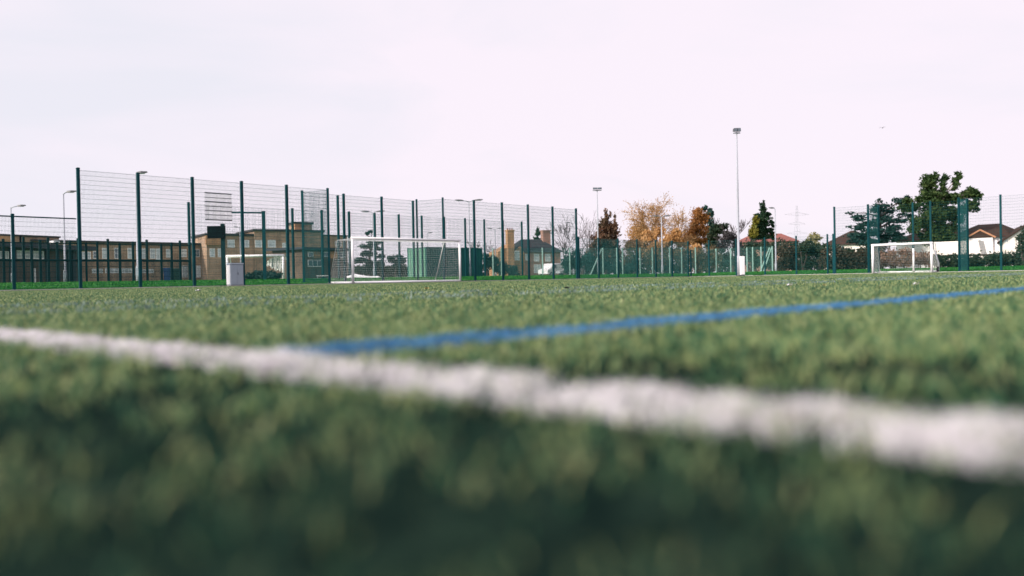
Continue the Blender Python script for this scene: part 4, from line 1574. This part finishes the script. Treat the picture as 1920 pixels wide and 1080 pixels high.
tree('evergreen_tree', 'big dark evergreen with bare topped lobes above the small goal', 1762, 100, 330, cl, 0.40, 20500, M['euca'], M['pale_bark'], tr=0.34, th=0.8)
# spruce
cl = []
for k in range(13):
    t = k / 12
    cl.append((1431 + rng.uniform(-2, 2), 378 + 68 * t, 3 + 19 * t ** 0.9, 5.5))
    if k > 3:
        for s_ in (-1, 1):
            cl.append((1431 + s_ * (6 + 14 * t) + rng.uniform(-2, 2), 381 + 66 * t, 5 + 3 * t, 4))
tree('spruce_tree', 'dark green pointed spruce right of the tall floodlight mast', 1432, 128, 373, cl, 0.42, 5200, M['spruce'], tr=0.22, th=0.95, limbs=False)
bush('yellow_shrub', 'yellow green shrub leaning on the left side of the spruce', 1404, 1424, 126, [(1413, 432, 8, 16), (1417, 415, 6, 12), (1409, 441, 7, 9)], 700, 0.45, M['yellow'])
# brown conifer with two tops
cl = [(1137, 408, 6, 12), (1134, 418, 9, 14), (1131, 434, 13, 16), (1126, 450, 16, 14), (1152, 410, 4, 12), (1152, 424, 8, 14), (1150, 440, 12, 16), (1140, 455, 22, 14), (1122, 462, 18, 14), (1150, 462, 15, 14),
      (1112, 472, 14, 16), (1135, 480, 26, 18), (1155, 482, 16, 18), (1115, 492, 16, 14), (1144, 402, 4, 8), (1133, 425, 14, 16), (1148, 430, 16, 16), (1130, 448, 20, 16), (1137, 400, 5, 10)]
tree('brown_conifer', 'twin topped conifer with browning foliage behind the thin floodlight mast', 1138, 120, 400, cl, 0.42, 8500, M['brown_con'], tr=0.3, th=0.9)
# small conifer behind the house roof
cl = [(1008, 432, 4, 6), (1008, 440, 7, 7), (1008, 450, 9, 8), (1008, 462, 9, 10)]
tree('round_conifer', 'small dark conifer between the two chimneys of the brick house', 1008, 168, 430, cl, 0.6, 900, M['spruce'], tr=0.2, th=0.9, limbs=False)
# golden tree group
bare_tree('golden_tree', 'large open crowned tree with golden autumn leaves behind the pale lamp', 1253, 128, 363, 0.42, 0.62, 5, M['bark'], M['gold_twig'], leafm=M['gold'], nleaf=6500, lsize=0.21, droop=0.9, seed=5, split=(3, 4))
bare_tree('golden_tree', 'smaller golden tree with drooping twigs right of the brown conifer', 1192, 132, 402, 0.3, 0.55, 4, M['bark'], M['gold_twig'], leafm=M['gold'], nleaf=5200, lsize=0.24, droop=1.2, seed=9, split=(3, 4))
tree('rusty_tree', 'dense rust orange tree right of the golden tree', 1308, 126, 386, [(1308, 402, 13, 16), (1316, 412, 14, 16), (1302, 424, 16, 16), (1318, 432, 14, 14), (1296, 442, 18, 14), (1310, 452, 20, 14), (1330, 448, 8, 10), (1285, 455, 16, 12)],
     0.28, 8000, M['rust'], tr=0.25, th=0.8, droop=0.8)
tree('willow_tree', 'low golden willow with hanging foliage under the large golden tree', 1225, 122, 430, [(1216, 444, 16, 14), (1236, 436, 14, 12), (1250, 450, 16, 14), (1268, 440, 12, 14), (1205, 455, 12, 12), (1275, 455, 12, 12), (1230, 462, 22, 10), (1184, 462, 14, 16), (1206, 472, 17, 13), (1240, 474, 20, 13), (1272, 473, 18, 13), (1302, 470, 17, 14)],
     0.32, 9500, M['gold'], tr=0.22, th=0.7, droop=1.5)
tree('dark_cypress', 'dark cypress rising behind the rust orange tree', 1328, 138, 380, [(1322, 390, 7, 8), (1330, 402, 9, 14), (1334, 420, 10, 16), (1336, 440, 12, 16), (1335, 460, 14, 14)], 0.5, 2000, M['cedar'], tr=0.22, th=0.9, limbs=False)
tree('dark_holly', 'dark green rounded tree right of the rust orange tree', 1345, 122, 418, [(1345, 432, 14, 12), (1338, 446, 14, 12), (1356, 426, 12, 9), (1362, 440, 10, 10), (1340, 462, 12, 14)], 0.45, 1700, M['bush'], tr=0.2, th=0.7)
# bare trees
bare_tree('bare_tree', 'bare dark winter tree left of the brown conifer', 1093, 118, 392, 0.26, 0.6, 5, seed=3, split=(2, 3), fork=0.38)
bare_tree('bare_tree', 'twiggy bare tree behind the last tall fence posts', 1058, 124, 402, 0.14, 0.55, 5, seed=14, split=(3, 3))
bare_tree('bare_tree', 'thin bare tree in front of the tall floodlight mast hedge', 1374, 120, 404, 0.12, 0.5, 5, seed=21, split=(3, 3))
bare_tree('bare_tree', 'faint bare tree left of the brick house', 915, 160, 448, 0.16, 0.6, 5, seed=33, split=(3, 3))
# layered conifer behind the large goal
tree('layered_conifer', 'dark layered conifer seen through the large goal net', 695, 84, 436, [(688, 438, 9, 4), (697, 434, 7, 4), (700, 456, 18, 5), (688, 462, 18, 5), (710, 466, 14, 5), (690, 476, 20, 6), (712, 480, 12, 6), (680, 488, 18, 7), (705, 494, 20, 9), (690, 505, 22, 9)],
     0.34, 2400, M['cedar'], tr=0.22, th=0.92, up=1.0)
tree('small_dark_tree', 'small dark round tree between the layered conifer and the green container', 742, 88, 476, [(735, 486, 10, 8), (748, 482, 8, 6), (755, 488, 8, 8), (742, 494, 12, 8)], 0.35, 800, M['cedar'], tr=0.12, th=0.7)
bush('dark_hedge', 'dark hedge seen low through the large goal net', 660, 765, 90, [(675, 506, 14, 12), (700, 508, 16, 12), (728, 507, 14, 11), (752, 506, 14, 12)], 1500, 0.35, M['bush'], cat='hedge')
bush('dark_bush', 'dark round bush between the green container and the orange chimney', 905, 950, 92, [(912, 490, 10, 20), (928, 494, 12, 18), (942, 504, 12, 14), (962, 508, 14, 12)], 1600, 0.34, M['cedar'], cat='shrub')
bush('clipped_hedge', 'long dark hedge behind the chain link below the brown conifer', 1050, 1180, 106, [(1064, 490, 14, 24), (1085, 486, 16, 24), (1105, 488, 16, 20), (1128, 500, 18, 16), (1155, 500, 18, 14), (1178, 503, 14, 12)], 2800, 0.36, M['cedar'], cat='hedge')
bush('winter_thicket', 'low brown thicket below the golden trees', 1180, 1350, 110, [(1178, 492, 14, 22), (1195, 490, 18, 24), (1222, 490, 20, 24), (1250, 490, 20, 24), (1280, 488, 20, 26), (1308, 486, 20, 26), (1335, 484, 18, 28)], 4200, 0.36, leaf_mat('golden_scrub', [(0.018, 0.030, 0.020), (0.10, 0.065, 0.032), (0.27, 0.155, 0.065)], trans=0.3, pscale=0.8), cat='shrub')
bush('bare_thicket', 'greyish purple bare thicket behind the tall floodlight mast', 1340, 1410, 112, [(1352, 462, 12, 18), (1368, 452, 14, 18), (1384, 462, 14, 16), (1360, 484, 18, 18), (1388, 486, 18, 18), (1404, 476, 12, 14)], 2600, 0.36, M['purple_bush'])
bush('dark_hedge', 'tall dark hedge below the spruce beside the chain link corner', 1400, 1460, 108, [(1408, 464, 14, 16), (1428, 462, 16, 14), (1448, 466, 14, 16), (1420, 490, 18, 20), (1446, 492, 18, 20)], 2200, 0.36, M['bush'], cat='hedge')
bush('brown_bush', 'brown winter bush with low branches right of the white lamp', 1455, 1515, 92, [(1470, 468, 14, 12), (1488, 474, 14, 14), (1468, 490, 14, 18), (1490, 496, 16, 14), (1462, 502, 10, 10)], 1800, 0.32, M['brown_bush'])
bush('green_bush', 'deep green bush left of the tall single fence post', 1500, 1545, 90, [(1505, 465, 12, 12), (1520, 470, 14, 14), (1535, 478, 10, 14), (1515, 494, 18, 14)], 1700, 0.32, M['bush'])
tree('pale_leafed_tree', 'small tree with pale yellow leaves above the green bush', 1527, 104, 434, [(1524, 444, 10, 9), (1533, 448, 8, 8), (1518, 452, 8, 6), (1530, 458, 9, 7)], 0.36, 700, M['blossom'], tr=0.1, th=0.8)
bush('brown_bush', 'broad brown bush before the cream cottage', 1540, 1640, 86, [(1550, 484, 16, 20), (1572, 482, 18, 20), (1594, 488, 18, 18), (1616, 482, 18, 22), (1634, 490, 14, 18), (1560, 500, 20, 10), (1600, 502, 24, 10)], 3000, 0.32, M['brown_bush'])
bush('red_brown_bush', 'reddish brown bush seen through the small goal', 1640, 1750, 88, [(1650, 484, 16, 18), (1674, 487, 18, 20), (1698, 482, 18, 20), (1722, 486, 18, 18), (1742, 487, 12, 18)], 2200, 0.32, leaf_mat('russet_bush', [(0.09, 0.055, 0.035), (0.19, 0.115, 0.075), (0.30, 0.19, 0.13)]))
bush('boundary_hedge', 'long dark clipped hedge below the white bungalow', 1750, 1905, 84, [(1760, 492, 16, 18), (1784, 491, 18, 18), (1810, 491, 20, 18), (1836, 491, 20, 18), (1862, 489, 20, 19), (1888, 488, 18, 20), (1905, 488, 12, 18)], 4200, 0.3, M['bush'], cat='hedge')
bush('boundary_thicket', 'long dark mixed thicket running from the white lamp to the layered cedar', 1460, 1660, 98,
     [(1466, 458, 14, 14), (1490, 464, 16, 14), (1512, 462, 16, 16), (1540, 466, 18, 14), (1566, 468, 18, 14), (1592, 472, 18, 14), (1618, 474, 18, 14), (1644, 476, 16, 14),
      (1476, 488, 20, 22), (1510, 488, 20, 22), (1545, 490, 22, 20), (1582, 492, 22, 18), (1620, 492, 22, 18), (1650, 494, 16, 16)], 3800, 0.36, M['bush'])
bush('ivy_shrub', 'dark ivy shrub at the right edge before the cream house', 1900, 1950, 82, [(1918, 446, 7, 14), (1928, 440, 12, 22), (1922, 470, 10, 22), (1930, 490, 15, 18), (1916, 497, 8, 11)], 1700, 0.3, M['bush'])
bush('dark_planting', 'low dark planting before the goal with the bunched net', 478, 530, 63, [(486, 516, 10, 11), (502, 516, 12, 11), (518, 517, 11, 10), (470, 518, 10, 9)], 1100, 0.25, M['cedar'])

mb = MB()
for i in range(150):
    px = -200 + 2300 * i / 149
    q = W(px, hor(px), 215)
    leaves(mb, 120, [(q.x, q.y + rng.uniform(-6, 6), 1.5 + rng.uniform(0, 0.5), 3.8, 2.5, 1.8), (q.x, q.y + rng.uniform(-6, 6), 2.6 + rng.uniform(0, 1.4), 3.4, 2.5, 1.8)], 1.3)
tag(mb.build('distant_treeline', M['bush']), 'dark line of far bushes and trees closing the view behind the houses', 'treeline', kind='stuff')

# ------------------------------------------------------------------ bins, vehicles, small things
def bin_(label, px, z, w_, h_, m_):
    root = thing('wheelie_bin', label, 'bin', G(px, z), 0.3, 'wheelie bins by the classroom range')
    m = MB()
    m.loft([[(-w_ * .42, -w_ * .4, 0.08), (w_ * .42, -w_ * .4, 0.08), (w_ * .42, w_ * .4, 0.08), (-w_ * .42, w_ * .4, 0.08)],
            [(-w_ * .5, -w_ * .5, h_ * .93), (w_ * .5, -w_ * .5, h_ * .93), (w_ * .5, w_ * .5, h_ * .93), (-w_ * .5, w_ * .5, h_ * .93)]])
    m.build('body', m_, root)
    m = MB(); m.box(-w_ * .53, w_ * .53, -w_ * .55, w_ * .53, h_ * .93, h_, 0.04); m.build('lid', m_, root)
    for s in (-1, 1):
        m = MB()
        m.tube([(s * w_ * .36, w_ * .45, 0.1), (s * w_ * .46, w_ * .45, 0.1)], 0.1, 10); m.build('wheel', M['rubber'], root)


bin_('blue wheelie bin before the classroom range', 314, 61, 0.5, 1.08, M['bin_blue'])
bin_('dark green wheelie bin right of the blue one', 332, 62, 0.56, 1.05, M['bin_green'])


def vehicle(name, label, cat, px, z, rz, prof, wd, paint, glass_side, group='cars parked by the brick house'):
    """side profile polygon in x-z, extruded with tumblehome; wheels"""
    root = thing(name, label, cat, G(px, z), rz, group)
    m = MB()
    ln = max(x for x, _ in prof)
    hm = max(zz for _, zz in prof)
    rings = []
    for y, k in ((-wd / 2, 0.94), (-wd / 2 + 0.12, 1.0), (wd / 2 - 0.12, 1.0), (wd / 2, 0.94)):
        rings.append([(ln / 2 + (x - ln / 2) * (0.985 if k < 1 else 1), y * (1 - 0.12 * max(0, (zz - hm * 0.55)) / hm), 0.3 + (zz - 0.3) * k) for x, zz in prof])
    m.loft(rings)
    m.build('body', paint, root)
    for s in (-1, 1):
        m = MB()
        yy = s * (wd / 2 * 0.965)
        m.loft([[(x, yy - 0.015, zz) for x, zz in glass_side], [(x, yy + 0.015, zz) for x, zz in glass_side]])
        m.build('side_window', M['glass'], root)
    for x in (ln * 0.2, ln * 0.8):
        for s in (-1, 1):
            m = MB(); m.tube([(x, s * (wd / 2 - 0.2), 0.32), (x, s * (wd / 2 + 0.01), 0.32)], 0.32, 14)
            wv = m.build('wheel', M['rubber'], root)
            m = MB(); m.tube([(x, s * (wd / 2), 0.32), (x, s * (wd / 2 + 0.025), 0.32)], 0.19, 12); m.build('rim', M['galv'], wv)
    return root


vehicle('parked_van', 'white van parked by the brick house, seen through the fence', 'van', 1018, 128, 0.9,
        [(0, 0.35), (0.02, 1.0), (0.9, 1.2), (1.5, 1.95), (4.5, 2.0), (4.6, 0.4), (0.3, 0.3)], 1.85, M['car_white'],
        [(1.1, 1.2), (1.65, 1.75), (2.4, 1.75), (2.4, 1.2)])
vehicle('parked_car', 'silver car parked right of the white van', 'car', 1046, 126, 0.35,
        [(0, 0.4), (0.05, 0.78), (1.1, 0.95), (1.8, 1.42), (3.2, 1.44), (3.9, 0.98), (4.2, 0.9), (4.25, 0.4)], 1.72, M['car_silver'],
        [(1.35, 0.95), (1.9, 1.33), (3.1, 1.33), (3.6, 0.97)])

# white sheeting heap behind the goal
p = G(683, 57)
root = thing('tarpaulin_heap', 'long low white tarpaulin cover lying behind the left goalpost', 'tarpaulin', p, 0.12)
m = MB()
s = 57 / F
rings = []
for k in range(15):
    t = k / 14
    x = (-32 + 62 * t) * s
    hh_ = (0.26 + 0.1 * math.sin(7 * t) + rng.uniform(-.03, .03)) * (math.sin(math.pi * min(1, 0.12 + t * 0.86)) ** 0.4)
    rings.append([(x, -0.55, -0.05), (x, -0.42, hh_ * 0.75), (x, -0.1, hh_), (x, 0.35, hh_ * 0.9), (x, 0.6, -0.05)])
m.loft(rings)
m.build('sheet', M['tarp'], root, True)
m = MB(); m.tube([(-30 * s, -0.5, 0.16), (24 * s, -0.52, 0.12)], 0.012, 4); m.build('rope', M['net'], root)
p = G(606, 55)
root = thing('white_bench', 'low white bench leaning at the recess side of the tall fence', 'bench', p, 0.2)
s = 55 / F
m = MB(); m.box(-12 * s, 12 * s, -0.15, 0.15, 0.22, 0.27); m.build('seat', M['white'], root)
for x in (-10 * s, 10 * s):
    m = MB(); m.box(x - 0.03, x + 0.03, -0.13, 0.13, -0.05, 0.22); m.build('leg', M['galv'], root)

# concrete kerb at the edge of the courts
m = MB()
pa, pb = on_b(590, 57.5), on_b(1120, 57.5)
d = (pb - pa).normalized()
nn = Vector((-d.y, d.x, 0))
za = H(pa.x, pa.y)
m.loft([[pa + Vector((0, 0, za - 0.1)), pa + nn * 0.25 + Vector((0, 0, za - 0.1)), pa + nn * 0.25 + Vector((0, 0, za + 0.16)), pa + Vector((0, 0, za + 0.16))],
        [pb + Vector((0, 0, za - 0.1)), pb + nn * 0.25 + Vector((0, 0, za - 0.1)), pb + nn * 0.25 + Vector((0, 0, za + 0.16)), pb + Vector((0, 0, za + 0.16))]])
tag(m.build('kerb', M['concrete']), kind='structure')


def scrap(name, label, cat, px, py, wpx, m_, curl=0.3, group='scraps and leaves lying on the turf'):
    d = ray(px, py)
    k = (0.0 - CAM_H) / d.z
    p = CAM + d * k
    s = wpx * p.y / F
    mb = MB()
    n = 7
    top = []
    for i in range(n):
        for j in range(n):
            u, v = i / (n - 1) - 0.5, j / (n - 1) - 0.5
            e = 1 - 0.35 * (abs(u * 2) ** 3) * (abs(v * 2))
            zz = s * (curl * (u * u + 0.4 * v * v) * 1.6 + 0.10 * math.sin(9 * u + 5 * v))
            top.append((u * s * e, v * s * 0.8 * e, 0.004 + zz + s * 0.05))
    mb.v = top + [(x, y, zz - s * 0.03) for x, y, zz in top]
    q = n * n
    for i in range(n - 1):
        for j in range(n - 1):
            a = i * n + j
            mb.f.append((a, a + n, a + n + 1, a + 1))
            mb.f.append((q + a, q + a + 1, q + a + n + 1, q + a + n))
    rim = [i * n for i in range(n)] + [(n - 1) * n + j for j in range(1, n)] + [i * n + n - 1 for i in range(n - 2, -1, -1)] + [j for j in range(n - 2, 0, -1)]
    for a, b in zip(rim, rim[1:] + rim[:1]):
        mb.f.append((a, b, q + b, q + a))
    o = mb.build(name, m_, None, True)
    o.location = p
    o.rotation_euler = (0, 0, rng.random() * 3)
    tag(o, label, cat, group)


scrap('paper_scrap', 'white paper scrap on the turf below the white lamp', 'litter', 1481, 536.5, 12, M['paper'])
scrap('paper_scrap', 'white paper scrap on the turf before the small goal', 'litter', 1718, 534.5, 13, M['paper'])
scrap('paper_scrap', 'pale scrap on the turf left of the utility cabinet', 'litter', 372, 546, 11, M['paper'])
scrap('dead_leaf', 'dark rotten leaf on the turf below the brick house', 'leaf', 1063, 541.5, 11, M['dark_leaf'])
scrap('dead_leaf', 'orange dead leaf on the turf before the large goal', 'leaf', 800, 542, 8, M['dead_leaf'])
scrap('dead_leaf', 'small yellow leaf on the turf before the tall single fence post', 'leaf', 1545, 536, 6, M['dead_leaf'])

# bird in the sky
p = W(1654.5, 240, 85)
root = MB()
body = [(-0.16, 0, 0), (-0.08, 0, 0.0), (0.02, 0, 0.01), (0.12, 0, 0.015), (0.17, 0, 0.01)]
root.tube(body, [0.012, 0.035, 0.045, 0.03, 0.008], 6)
for s in (1, -1):
    root.loft([[(-0.05, s * 0.03, 0.02), (0.07, s * 0.03, 0.02), (0.07, s * 0.03, 0.035), (-0.05, s * 0.03, 0.035)],
               [(-0.04, s * 0.16, 0.09), (0.06, s * 0.16, 0.09), (0.06, s * 0.16, 0.1), (-0.04, s * 0.16, 0.1)],
               [(-0.07, s * 0.32, 0.05), (-0.02, s * 0.32, 0.05), (-0.02, s * 0.32, 0.056), (-0.07, s * 0.32, 0.056)]])
o = root.build('bird', M['feather'])
o.location = p
o.rotation_euler = (0, 0, 0.9)
tag(o, 'tiny dark bird flying high over the small goal', 'bird')

# ------------------------------------------------------------------ render settings
scene.render.engine = 'CYCLES'
scene.cycles.use_denoising = True
scene.cycles.max_bounces = 6
scene.cycles.diffuse_bounces = 3
scene.cycles.transparent_max_bounces = 8
scene.render.film_transparent = False
